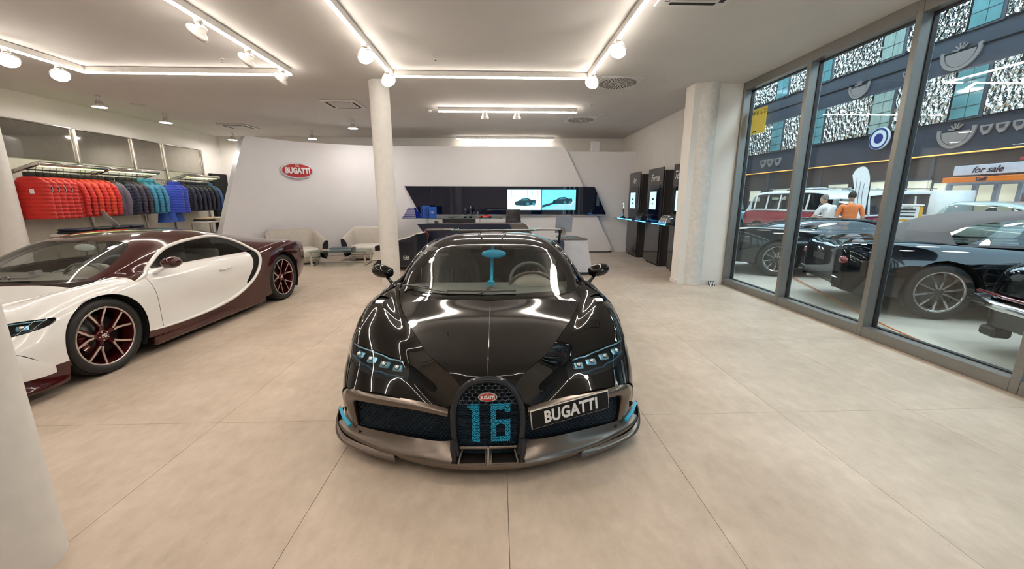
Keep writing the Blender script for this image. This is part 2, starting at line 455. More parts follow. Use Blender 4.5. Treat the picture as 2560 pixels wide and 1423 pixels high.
for (x, y, aim, lab) in [
    (1.43, 3.65, (-0.5, -0.35, -1), 'largest round spotlight on the right side of the track above the black car'),
    (1.43, 5.05, (-0.5, -0.5, -1), 'middle round spotlight on the right side of the track above the black car'),
    (1.43, 6.35, (-0.5, -0.6, -1), 'round spotlight at the far right corner of the track above the black car'),
    (-1.61, 5.35, (0.5, -0.5, -1), 'round spotlight on the left side of the track above the black car'),
    (-1.61, 6.35, (0.5, -0.6, -1), 'round spotlight at the far left corner of the track by the white column'),
    (-1.61, 2.6, (0.5, 0.1, -1), 'round spotlight on the left side of the black car track above the viewer'),
    (1.43, 2.2, (-0.5, 0.1, -1), 'round spotlight on the right side of the black car track above the viewer')]:
    spotlight('spotlight', lab, (x, y, ZT - 0.037), aim, group=G)
for (x, y, aim, lab) in [
    (-3.12, 4.72, (-1.0, 0.15, -0.75), 'edge-on spotlight nearest the top edge on the track above the white car'),
    (-3.12, 5.55, (-1.0, 0.15, -0.75), 'edge-on spotlight in the middle of the track above the white car'),
    (-3.12, 6.35, (-1.0, 0.15, -0.75), 'edge-on spotlight at the far right corner of the track above the white car'),
    (-6.14, 6.25, (0.6, -0.5, -1), 'round glowing spotlight on the left side of the track above the white car'),
    (-6.14, 5.65, (0.6, -0.5, -1), 'glowing spotlight cut by the left photo edge')]:
    spotlight('spotlight', lab, (x, y, ZT - 0.037), aim, group=G, lens=m_lens_lo if x > -4 else None)
for (x, lab) in [(-0.27, 'left one of two small hanging spots under the light bar'), (0.42, 'right one of two small hanging spots under the light bar')]:
    spotlight('spotlight', lab, (x, 9.09, ZT - 0.037), (0, 0.55, -1), 0.085, 0.07, 'small spots under the light bar')
for (x, y, lab) in [(-7.61, 8.36, 'ceiling downlight on twin stems nearest the clothing racks on the left'), (-7.63, 9.93, 'second ceiling downlight along the clothing racks'), (-7.85, 12.6, 'ceiling downlight beside the left end of the white curved panel'), (-3.59, 10.53, 'ceiling downlight left of the white column'), (-5.39, 12.3, 'ceiling downlight just above the white curved panel')]:
    spotlight('downlight', lab, (x, y, ZC), (0, 0, -1), 0.12, 0.15, 'downlights on twin stems', m_lens_hi)

# ---------------------------------------------------------------- ceiling fittings
m_slot = mat('vent_slot', (0.015, 0.015, 0.015), 0.8)
m_vent = mat('vent_white', (0.66, 0.64, 0.62), 0.5)
def swirl(label, x, y, s):
    t = thing('air_diffuser', label, 'vent', (x, y, ZC), 0, 'swirl air diffusers in the ceiling')
    MB().box((0, 0, -0.006), (s, s, 0.012), 0.003).build('plate', m_vent, t)
    one = MB().box((0, 0, 0), (1, 1, 0.003)).mesh('slot', m_slot)
    for (r0, r1, n, w) in ((0.07, 0.20, 12, 0.016), (0.22, 0.33, 24, 0.022), (0.35, 0.45, 36, 0.024)):
        for k in range(n):
            a = 2 * PI * (k + 0.5) / n; rr = (r0 + r1) / 2 * s
            o = link('slot', one, None, t); o.location = (rr * math.cos(a), rr * math.sin(a), -0.0125)
            o.rotation_euler = (0, 0, a + 0.25); o.scale = ((r1 - r0) * s, w * s, 1)
swirl('large square air diffuser with radial slots by the light track corner', 2.04, 7.18, 0.70)
swirl('farther square air diffuser with radial slots near the reception light bar', 2.06, 10.33, 0.70)
def cassette(label, x, y, rz):
    t = thing('air_conditioner', label, 'air conditioner', (x, y, ZC), rz)
    MB().box((0, 0, -0.013), (0.72, 0.72, 0.024), 0.01).build('panel', m_vent, t)
    MB().box((0, 0, -0.027), (0.40, 0.40, 0.012), 0.004).build('grille', mat('vent_grey', (0.5, 0.49, 0.48), 0.5), t)
    for k in range(4):
        a = k * PI / 2; MB().box((0.27 * math.cos(a), 0.27 * math.sin(a), -0.0255), (0.05 if k % 2 == 0 else 0.46, 0.46 if k % 2 == 0 else 0.05, 0.004)).build('slot', m_slot, t)
cassette('square ceiling air conditioner left of the white column', -3.17, 8.86, 0)
cassette('square ceiling air conditioner above the curved panel end', -6.95, 11.5, 0)
cassette('square ceiling air conditioner cut by the top photo edge', 1.95, 4.1, 0)
for (x, y, lab) in [(-0.85, 6.0, 'sprinkler head inside the track rectangle'), (2.75, 6.9, 'sprinkler head near the concrete column'), (-3.85, 6.2, 'sprinkler head between the two light tracks'), (-4.1, 9.8, 'sprinkler head left of the ceiling air conditioner'), (1.95, 8.7, 'sprinkler head between the air diffusers')]:
    t = thing('sprinkler', lab, 'sprinkler', (x, y, ZC), 0, 'ceiling sprinklers')
    MB().cyl((0, 0, 0), (0, 0, -0.012), 0.035, n=16).build('rosette', m_vent, t)
    MB().cyl((0, 0, -0.012), (0, 0, -0.05), 0.008, n=8).cyl((0, 0, -0.05), (0, 0, -0.055), 0.018, n=10).build('nozzle', mat('chrome', (0.7, 0.7, 0.7), 0.12, metal=1.0), t)
for (x, y, lab) in [(-1.5, 9.35, 'white smoke detector beside the light bar'), (-7.15, 10.6, 'smoke detector near the clothing racks')]:
    t = thing('smoke_detector', lab, 'smoke detector', (x, y, ZC), 0, 'smoke detectors')
    MB().lathe([(0.055, 0), (0.055, -0.02), (0.045, -0.035), (0.03, -0.05), (0.001, -0.052)], 20).build('housing', m_vent, t)
for (x, y, lab) in [(2.5, 9.75, 'round flush speaker in the ceiling left of the kiosk wall'), (-7.5, 9.1, 'round flush speaker in the ceiling over the racks')]:
    t = thing('ceiling_speaker', lab, 'speaker', (x, y, ZC), 0, 'flush ceiling speakers')
    MB().lathe([(0.13, 0), (0.13, -0.006), (0.11, -0.008), (0.001, -0.008)], 28).build('cover', mat('vent_grey'), t)
# ================================================================ THE TWO HYPERCARS (one body, two versions)
# car frame: x to the viewer's right, y from the nose to the tail, z up; nose tip over the origin
A = np.array
HOOD = A([  # columns centre -> seam
 [(0, .055, .595), (.075, .055, .590), (.150, .050, .560)],
 [(0, .085, .631), (.11, .085, .629), (.205, .090, .616)],
 [(0, .200, .668), (.17, .200, .6685), (.315, .190, .662)],
 [(0, .400, .699), (.24, .395, .7005), (.430, .385, .701)],
 [(0, .640, .736), (.31, .625, .7375), (.530, .590, .733)],
 [(0, .850, .770), (.34, .850, .772), (.620, .800, .760)],
 [(0, .985, .797), (.38, 1.02, .801), (.690, 1.00, .783)]])
SIDE = A([  # columns seam/belt -> rocker
 [(.150, .050, .560), (.235, .085, .415), (.52, .150, .450), (.745, .225, .458), (.880, .330, .430), (.945, .440, .330), (.965, .500, .200)],
 [(.205, .090, .616), (.310, .150, .490), (.54, .255, .515), (.79, .360, .530), (.930, .480, .480), (.968, .540, .370), (.970, .580, .210)],
 [(.315, .190, .662), (.400, .250, .600), (.58, .400, .625), (.845, .520, .632), (.955, .620, .540), (.980, .660, .410), (.972, .690, .230)],
 [(.430, .385, .701), (.510, .440, .685), (.67, .580, .715), (.880, .690, .710), (.970, .770, .595), (.986, .800, .450), (.974, .820, .240)],
 [(.530, .590, .733), (.600, .650, .735), (.765, .790, .780), (.922, .870, .742), (.980, .920, .620), (.990, .940, .450), (.976, .950, .240)],
 [(.620, .800, .760), (.680, .850, .765), (.815, .960, .806), (.943, 1.02, .760), (.985, 1.06, .630), (.990, 1.07, .450), (.975, 1.08, .230)],
 [(.700, 1.04, .788), (.745, 1.07, .790), (.850, 1.14, .818), (.948, 1.20, .762), (.980, 1.22, .630), (.982, 1.23, .450), (.967, 1.24, .210)],
 [(.758, 1.28, .820), (.795, 1.30, .818), (.868, 1.34, .815), (.940, 1.37, .755), (.968, 1.38, .620), (.966, 1.39, .450), (.960, 1.40, .190)],
 [(.800, 1.56, .838), (.832, 1.57, .832), (.880, 1.59, .803), (.922, 1.60, .745), (.950, 1.61, .605), (.942, 1.62, .430), (.958, 1.62, .180)],
 [(.835, 1.95, .850), (.865, 1.95, .840), (.903, 1.95, .795), (.935, 1.95, .730), (.950, 1.95, .590), (.932, 1.95, .410), (.956, 1.95, .170)],
 [(.855, 2.40, .850), (.882, 2.40, .838), (.916, 2.40, .787), (.945, 2.40, .715), (.958, 2.40, .575), (.938, 2.40, .390), (.960, 2.40, .160)],
 [(.868, 2.82, .845), (.897, 2.82, .832), (.933, 2.82, .782), (.963, 2.82, .705), (.976, 2.82, .560), (.958, 2.82, .380), (.970, 2.82, .155)],
 [(.882, 3.20, .850), (.916, 3.20, .845), (.958, 3.20, .800), (.992, 3.20, .710), (1.005, 3.20, .560), (.995, 3.20, .380), (.985, 3.20, .160)],
 [(.898, 3.55, .885), (.940, 3.55, .885), (.985, 3.55, .845), (1.012, 3.55, .740), (1.018, 3.55, .580), (1.010, 3.55, .400), (.990, 3.55, .190)],
 [(.905, 3.86, .910), (.945, 3.86, .908), (.988, 3.86, .868), (1.014, 3.86, .755), (1.018, 3.86, .580), (1.010, 3.86, .400), (.990, 3.86, .200)],
 [(.895, 4.20, .898), (.930, 4.20, .895), (.965, 4.20, .855), (.988, 4.20, .755), (.990, 4.20, .590), (.975, 4.20, .420), (.950, 4.20, .260)],
 [(.860, 4.48, .860), (.885, 4.48, .857), (.910, 4.48, .825), (.928, 4.48, .740), (.928, 4.48, .600), (.910, 4.48, .450), (.880, 4.48, .330)]])
ROOF = A([  # columns centre -> pillar/roof rail -> belt
 [(0, 1.000, .797), (.40, 1.055, .803), (.640, 1.165, .810), (.710, 1.225, .815), (.758, 1.28, .820)],
 [(0, 1.215, .885), (.36, 1.255, .888), (.672, 1.365, .880), (.738, 1.400, .860), (.778, 1.42, .829)],
 [(0, 1.510, 1.008), (.33, 1.530, 1.006), (.632, 1.585, .985), (.748, 1.600, .925), (.800, 1.60, .839)],
 [(0, 1.800, 1.122), (.30, 1.805, 1.117), (.575, 1.815, 1.083), (.732, 1.840, .985), (.829, 1.87, .848)],
 [(0, 2.050, 1.178), (.28, 2.050, 1.173), (.560, 2.060, 1.132), (.735, 2.090, 1.010), (.846, 2.15, .851)],
 [(0, 2.330, 1.203), (.28, 2.330, 1.197), (.556, 2.350, 1.150), (.740, 2.380, 1.018), (.856, 2.42, .850)],
 [(0, 2.700, 1.192), (.28, 2.700, 1.183), (.550, 2.715, 1.130), (.742, 2.740, 1.000), (.866, 2.78, .846)],
 [(0, 3.100, 1.142), (.27, 3.100, 1.130), (.532, 3.110, 1.073), (.745, 3.130, .960), (.880, 3.16, .848)],
 [(0, 3.500, 1.072), (.27, 3.500, 1.060), (.525, 3.505, 1.008), (.745, 3.520, .935), (.897, 3.54, .884)],
 [(0, 3.980, .975), (.30, 3.980, .968), (.540, 3.980, .940), (.750, 3.980, .925), (.905, 3.98, .908)],
 [(0, 4.460, .882), (.30, 4.460, .880), (.550, 4.460, .880), (.745, 4.470, .872), (.862, 4.48, .860)]])
CLINE = A([(1.34, .775), (1.44, .790), (1.56, .825), (1.75, .930), (1.95, 1.015), (2.20, 1.065), (2.50, 1.088), (2.80, 1.085), (3.02, 1.040), (3.16, .940), (3.205, .815), (3.15, .655), (2.98, .465), (2.70, .325), (2.34, .262), (1.89, .240), (1.52, .250), (1.38, .262)])

def catmull(P, n=8):
    return spline(np.asarray(P, float), n)
CL = catmull(CLINE, 8)

def sdf(poly, x, y):
    """signed distance to polygon, negative inside"""
    P = np.asarray(poly, float); Q = np.roll(P, -1, 0)
    d = np.full(x.shape, 1e9); ins = np.zeros(x.shape, bool)
    for a, b in zip(P, Q):
        e = b - a; L = e @ e
        if L < 1e-12: continue
        t = np.clip(((x - a[0]) * e[0] + (y - a[1]) * e[1]) / L, 0, 1)
        d = np.minimum(d, np.hypot(x - a[0] - t * e[0], y - a[1] - t * e[1]))
        if a[1] != b[1]:
            c = ((a[1] > y) != (b[1] > y)) & (x < (b[0] - a[0]) * (y - a[1]) / (b[1] - a[1]) + a[0]); ins ^= c
    return np.where(ins, -d, d)

class Sh:
    """shell piece: vertices with carried per-vertex data (params), polygon faces"""
    def __init__(s, V, F, UV): s.V, s.F, s.UV = V, F, UV
    @staticmethod
    def grid(G):
        m, n = G.shape[:2]
        uv = np.stack(np.meshgrid(np.arange(m), np.arange(n), indexing='ij'), -1).reshape(-1, 2).astype(float)
        F = [(i * n + j, (i + 1) * n + j, (i + 1) * n + j + 1, i * n + j + 1) for i in range(m - 1) for j in range(n - 1)]
        return Sh(G.reshape(-1, 3), F, uv)
    def clip(s, f):
        """-> (f>0 part, f<=0 part)"""
        V = list(map(tuple, s.V)); U = list(map(tuple, s.UV)); fl = list(f); cache = {}
        def cut(a, b):
            k = (a, b) if a < b else (b, a)
            if k not in cache:
                t = fl[a] / (fl[a] - fl[b]); va, vb = V[a], V[b]; ua, ub = U[a], U[b]
                V.append(tuple(va[i] + t * (vb[i] - va[i]) for i in range(3))); U.append(tuple(ua[i] + t * (ub[i] - ua[i]) for i in range(2)))
                fl.append(0.0); cache[k] = len(V) - 1
            return cache[k]
        P, N = [], []
        for fc in s.F:
            sg = [f[i] > 0 for i in fc]
            if all(sg): P.append(fc); continue
            if not any(sg): N.append(fc); continue
            pp, nn = [], []
            for q in range(len(fc)):
                a, b = fc[q], fc[(q + 1) % len(fc)]
                (pp if f[a] > 0 else nn).append(a)
                if (f[a] > 0) != (f[b] > 0):
                    c = cut(a, b); pp.append(c); nn.append(c)
            if len(pp) > 2: P.append(tuple(pp))
            if len(nn) > 2: N.append(tuple(nn))
        return Sh(A(V), P, A(U)).compact(), Sh(A(V), N, A(U)).compact()
    def compact(s):
        used = sorted({i for f in s.F for i in f})
        if not used: return Sh(np.zeros((0, 3)), [], np.zeros((0, 2)))
        mp = {o: n for n, o in enumerate(used)}
        return Sh(s.V[used], [tuple(mp[i] for i in f) for f in s.F], s.UV[used])
    def normals(s):
        N = np.zeros_like(s.V)
        for f in s.F:
            a, b, c = s.V[f[0]], s.V[f[1]], s.V[f[2]]; n = np.cross(b - a, c - a)
            for i in f: N[i] += n
        return N / np.maximum(np.linalg.norm(N, axis=1, keepdims=True), 1e-9)
    def offset(s, d, N=None):
        return Sh(s.V + (s.normals() if N is None else N) * d, s.F, s.UV)
    def mb(s, both=True, side=1, smooth=True):
        b = MB()
        if both or side > 0: b.add(s.V, s.F, smooth)
        if both or side < 0: b.add(s.V * A([-1, 1, 1]), [f[::-1] for f in s.F], smooth)
        return b
    def xz(s): return s.V[:, 0], s.V[:, 2]
    def yz(s): return s.V[:, 1], s.V[:, 2]

NU, NV = 9, 9
def car_shells():
    hood = Sh.grid(net(HOOD, 10, 12)); side = Sh.grid(net(SIDE, NU, NV)); roof = Sh.grid(net(ROOF, 9, 9))
    out = {}
    def flipfix(s):   # outward normals (up / right)
        n = s.normals(); q = n[:, 2].mean() + n[:, 0].mean()
        if q < 0: s.F = [f[::-1] for f in s.F]
        return s
    for s in (hood, side, roof): flipfix(s)
    inner = Sh(np.concatenate([hood.offset(-.022).V, side.offset(-.022).V]), hood.F + [tuple(i + len(hood.V) for i in f) for f in side.F], np.concatenate([hood.UV, side.UV]))
    # wheel arches
    def arch(s):
        y, z = s.yz()
        f = np.minimum(np.hypot(y - .985, z - .345) - .378, np.hypot(y - 3.725, z - .358) - .400)
        return s.clip(f)[0]
    side = arch(side); inner = arch(inner)
    # seams: pull the panels apart
    x, z = hood.xz(); u, v = hood.UV[:, 0], hood.UV[:, 1]
    hood = hood.clip((23.75 - v))[0]
    out['hood'] = hood
    # headlight slot
    HL = [(.930, .628), (.84, .632), (.70, .618), (.52, .592), (.40, .566), (.315, .535), (.285, .505), (.30, .485), (.345, .480), (.44, .497), (.55, .508), (.70, .520), (.87, .545), (.935, .585)]
    HL = catmull(HL + HL[:1], 5)[:-1]
    x, z = side.xz()
    d = np.where(side.V[:, 1] < .72, sdf(HL, x, z), 1.0)
    side, slot = side.clip(d)
    out['slot'] = slot
    x, z = inner.xz(); out['inner'] = inner.clip(np.where(inner.V[:, 1] < .74, sdf(HL, x, z) + .006, 1.0))[0]
    x, z = slot.xz()
    out['lens'] = slot.clip(x - .475)[0]
    VP_ = [(.785, 1.085), (.868, 1.105), (.885, .945), (.803, .915)]
    d = np.where(side.V[:, 2] > .70, sdf(VP_, side.V[:, 0], side.V[:, 1]), 1.0)
    side, vent = side.clip(d); out['vent'] = vent
    # C line: front (inside) / rear (outside)
    front_poly = np.concatenate([CL, A([(1.2, .262), (-.2, .262), (-.2, 1.0), (1.2, 1.0)])])
    y, z = side.yz(); d = sdf(front_poly, y, z)
    rear, front = side.clip(d)
    # door seam
    DS = [(1.455, 1.0), (1.47, .82), (1.515, .62), (1.53, .45), (1.525, .2), (4, .2), (4, 1.0)]
    y, z = front.yz(); d = sdf(DS, y, z)
    fender, door = front.clip(d)
    fender = fender.clip(sdf(DS, *fender.yz()) - .003)[0]; door = door.clip(-sdf(DS, *door.yz()) - .003)[0]
    # crescent air intake at the back of the door
    CR = catmull([(2.62, 1.00), (2.86, .985), (3.00, .91), (3.055, .80), (3.02, .66), (2.90, .50), (2.86, .42), (3.02, .50), (3.15, .655), (3.21, .815), (3.17, .94), (3.03, 1.045), (2.80, 1.09), (2.62, 1.00)], 5)[:-1]
    y, z = door.yz(); door, cres = door.clip(sdf(CR, y, z))
    out.update(fender=fender, door=door, rear=rear, crescent=cres)
    # greenhouse
    y, z = roof.yz(); u, v = roof.UV[:, 0] / 9.0, roof.UV[:, 1] / 9.0
    WP = [(-1.0, -1.0), (1.72, -1.0), (1.82, .0), (1.86, 1.0), (1.86, 2.3), (1.80, 2.78), (1.62, 2.98), (1.2, 3.02), (-1.0, 3.04)]
    d = np.maximum(sdf(WP, v, u), .10 - u)
    body, ws = roof.clip(d)
    out['windshield'] = ws
    cl_in = np.concatenate([CL[3 * 8 - 8:], A([(1.34, .262)])])
    y, z = body.yz(); v = body.UV[:, 1] / 9.0; u = body.UV[:, 0] / 9.0
    dC = sdf(np.concatenate([CL, A([(1.34, .262)])]), y, z) + .004
    dW = np.maximum.reduce([dC, 1.95 - v, v - 3.97])
    body, win = body.clip(dW)
    y, z = win.yz(); win, c2 = win.clip(sdf(CR, y, z))
    out['crescent_up'] = c2
    # quarter light split
    y, z = win.yz(); f = (y - 2.52) - (z - .85) * -.55
    out['quarter_glass'], out['side_glass'] = win.clip(f)[0].clip(win.clip(f)[0].V[:, 1] - 0)[0], win.clip(-f)[0]
    y, z = body.yz(); u = body.UV[:, 0] / 9.0; v = body.UV[:, 1] / 9.0
    # pillar in front of the ring (white car: maroon like the roof); rear deck beyond u=7
    out['roof'] = body
    # 3D ring along the C line
    cloud = np.concatenate([side.V, roof.V])
    pts = []
    for (yy, zz) in CL:
        dd = np.hypot(cloud[:, 1] - yy, cloud[:, 2] - zz); k = np.argsort(dd)[:5]; k = k[cloud[k, 0] > 0.3]
        w_ = 1 / (dd[k] + .004); pts.append((float((cloud[k, 0] * w_).sum() / w_.sum()) + .002, yy, zz))
    P = A(pts)
    for _ in range(2): P[1:-1, 0] = (P[:-2, 0] + 2 * P[1:-1, 0] + P[2:, 0]) / 4
    out['ring'] = P
    return out
SHELL = car_shells()

def hexgrid(poly, yfun, w, h, bw, bd, mask=None, diag=False):
    """honeycomb lattice of thin bars filling polygon (x,z)"""
    P = np.asarray(poly); mb = MB(); seen = {}
    x0, z0 = P.min(0); x1, z1 = P.max(0)
    rows = int((z1 - z0) / (h * .75)) + 3; cols = int((x1 - x0) / w) + 3
    def bar(p, q):
        k = tuple(sorted([(round(p[0], 4), round(p[1], 4)), (round(q[0], 4), round(q[1], 4))])); seen[k] = (p, q)
    for r in range(-1, rows):
        for c in range(-1, cols):
            cx = x0 + c * w + (w / 2 if r % 2 else 0); cz = z0 + r * h * .75
            V = [(cx, cz + h / 2), (cx + w / 2, cz + h / 4), (cx + w / 2, cz - h / 4), (cx, cz - h / 2), (cx - w / 2, cz - h / 4), (cx - w / 2, cz + h / 4)]
            for k in range(6): bar(V[k], V[(k + 1) % 6])
            if diag:
                for k in (0, 2, 4): bar((cx, cz), V[k])
    B = list(seen.values()); E_ = A(B)
    ok = (sdf(P, E_[:, 0, 0], E_[:, 0, 1]) < -.002) & (sdf(P, E_[:, 1, 0], E_[:, 1, 1]) < -.002)
    for (p, q), g in zip(B, ok):
        if not g or (mask is not None and not (mask(*p) and mask(*q))): continue
        d = Vector((q[0] - p[0], 0, q[1] - p[1])); n = Vector((-d.z, 0, d.x)).normalized() * bw / 2; e = Vector((0, bd / 2, 0))
        a = Vector((p[0], yfun(*p), p[1])); b = Vector((q[0], yfun(*q), q[1]))
        mb.add([a - n - e, a + n - e, a + n + e, a - n + e, b - n - e, b + n - e, b + n + e, b - n + e], [(0, 1, 5, 4), (1, 2, 6, 5), (3, 0, 4, 7)])
    return mb

def loft(lines, n=6, nv=4):
    return net(np.swapaxes(A(lines), 0, 1) if False else A(lines).transpose(1, 0, 2), n, nv)

m_black = mat('paint_black', (0.0045, 0.0040, 0.0037), 0.03, coat=0.0, var=0.15, vscale=600, spec=0.5)
m_white = mat('paint_white', (0.80, 0.80, 0.79), 0.25, coat=0.9, var=0.01, vscale=400)
m_maroon = mat('paint_maroon', (0.050, 0.006, 0.006), 0.10, coat=0.6, var=0.25, vscale=500, metal=0.1)
m_dark = mat('car_dark_plastic', (0.010, 0.010, 0.011), 0.6)
m_gap = mat('car_gap_black', (0.004, 0.004, 0.004), 0.9)
m_bronze = mat('satin_bronze_carbon', (0.19, 0.160, 0.138), 0.27, metal=0.9, var=0.10, vscale=160, bump=0.02, bscale=300)
m_navy = mat('grille_frame_navy', (0.012, 0.016, 0.026), 0.28, metal=0.4, coat=0.4)
m_mesh = mat('grille_mesh_blue', (0.03, 0.075, 0.13), 0.35, metal=0.7)
m_cyan = mat('accent_blue', (0.01, 0.42, 0.70), 0.35, coat=0.3)
m_chrome = mat('chrome', (0.7, 0.7, 0.7), 0.12, metal=1.0)
m_silver = mat('polished_silver', (0.66, 0.62, 0.60), 0.22, metal=0.9)
m_red = mat('badge_red', (0.50, 0.015, 0.02), 0.25, coat=0.6)
m_txt = mat('letter_white', (0.82, 0.82, 0.82), 0.4)
m_tyre = mat('tyre_rubber', (0.014, 0.014, 0.015), 0.62, bump=0.06, bscale=80)
m_cglass = glass('car_glass', (0.80, 0.845, 0.825), 0.07)
m_sglass = glass('car_side_glass', (0.62, 0.66, 0.65), 0.05)
m_lensg = glass('lamp_glass', (0.80, 0.90, 0.95), 0.05)
m_leath = mat('leather_grey', (0.20, 0.18, 0.16), 0.5, bump=0.05, bscale=150)
m_leathd = mat('leather_dark', (0.13, 0.135, 0.125), 0.5, bump=0.05, bscale=150)
m_rimred = mat('rim_maroon', (0.09, 0.008, 0.01), 0.22, metal=0.6, coat=0.5)
m_ltblue = mat('lamp_parts_sky_reflection', (0.30, 0.55, 0.68), 0.18, metal=0.85)  # light blue base colour stands in for sky reflected in the headlight lenses

def make_wheel(name, parent, c, r, wd, rim_r, side, body_m, face_m, cap_text=None):
    """c: centre; side +1 = outer face towards +x"""
    w = bpy.data.objects.new(name, None); COL.objects.link(w); w.parent = parent; w.location = c
    w.rotation_euler = (0, 0, 0 if side > 0 else PI); w.empty_display_size = .1
    h = wd / 2
    prof = [(rim_r - .004, h - .022), (rim_r + .012, h - .006), (r - .045, h), (r - .014, h - .012), (r - .003, h - .035), (r, h - .06), (r, -h + .06), (r - .003, -h + .035), (r - .045, -h), (rim_r, -h + .02)]
    t = MB().lathe(prof, 56, axis='x'); tyre = t.build('tyre', m_tyre, w)
    tr = MB()
    for k in range(5):      # grooves as raised ribs
        xx = -h + .05 + (wd - .10) * k / 4
        tr.lathe([(r, xx - .021), (r + .005, xx - .017), (r + .005, xx + .017), (r, xx + .021)], 56, axis='x')
    tr.build('tread_rib', m_tyre, tyre)
    MB().lathe([(rim_r, h - .020), (rim_r - .010, h - .014), (rim_r - .016, h - .022)], 56, axis='x').build('rim_lip', face_m, w)
    MB().lathe([(rim_r - .014, h - .02), (rim_r - .03, h - .06), (rim_r - .035, -h + .03)], 40, axis='x').build('rim_barrel', body_m, w)
    MB().lathe([(.001, 0.015), (.19, .015), (.19, -.015), (.001, -.015)], 36, axis='x').build('brake_disc', mat('brake_steel', (0.10, 0.10, 0.10), .4, metal=.8), w)
    cal = MB()
    for k in range(7):
        a0 = R(150 + 10 * k); cal.box((0.03, .155 * math.cos(a0), .155 * math.sin(a0)), (.07, .07, .032), .008, (a0, 0, 0))
    cal.build('brake_caliper', body_m, w)
    xo = h - .030; xi = h - .075
    for k in range(5):
        a0 = R(90 + 72 * k + 8); sp = MB(); fc = MB()
        def pt(rad, ang, xx): return Vector((xx, rad * math.cos(ang), rad * math.sin(ang)))
        for sgn in (-1, 1):
            path = [(.045, 0), (.095, sgn * R(5)), (.135, sgn * R(9)), (.19, sgn * R(14)), (rim_r - .012, sgn * R(18))]
            pc = [pt(rr, a0 + da, xo - .018 - (.03 if rr < .06 else 0.018 * (1 - abs(rr - .13) / .13))) for rr, da in path]
            for q in range(len(pc) - 1):
                sp.strip([pc[q], pc[q + 1]], .024 if q > 1 else .03, .035, (1, 0, 0))
            pf = [p + Vector((.0185, 0, 0)) for p in pc[1:]]
            # offset the bright line to the outer flank of the spoke
            fc.strip(pf, .0155, .003, (1, 0, 0))
        spk = sp.build('spoke', body_m, w); fc.build('spoke_face', face_m, spk)
    MB().lathe([(.062, xo - .06), (.060, xo - .03), (.045, xo - .022), (.001, xo - .020)], 28, axis='x').build('hub', body_m, w)
    if cap_text: text('hub_badge', cap_text, .045, m_txt, w, (xo - .018, 0, 0), (R(90), 0, R(90)), .003)
    for k in range(5):
        a = R(72 * k + 40); MB().cyl((xo - .03, .04 * math.cos(a), .04 * math.sin(a)), (xo - .018, .04 * math.cos(a), .04 * math.sin(a)), .006, n=8).build('bolt', m_chrome, w)
    return w

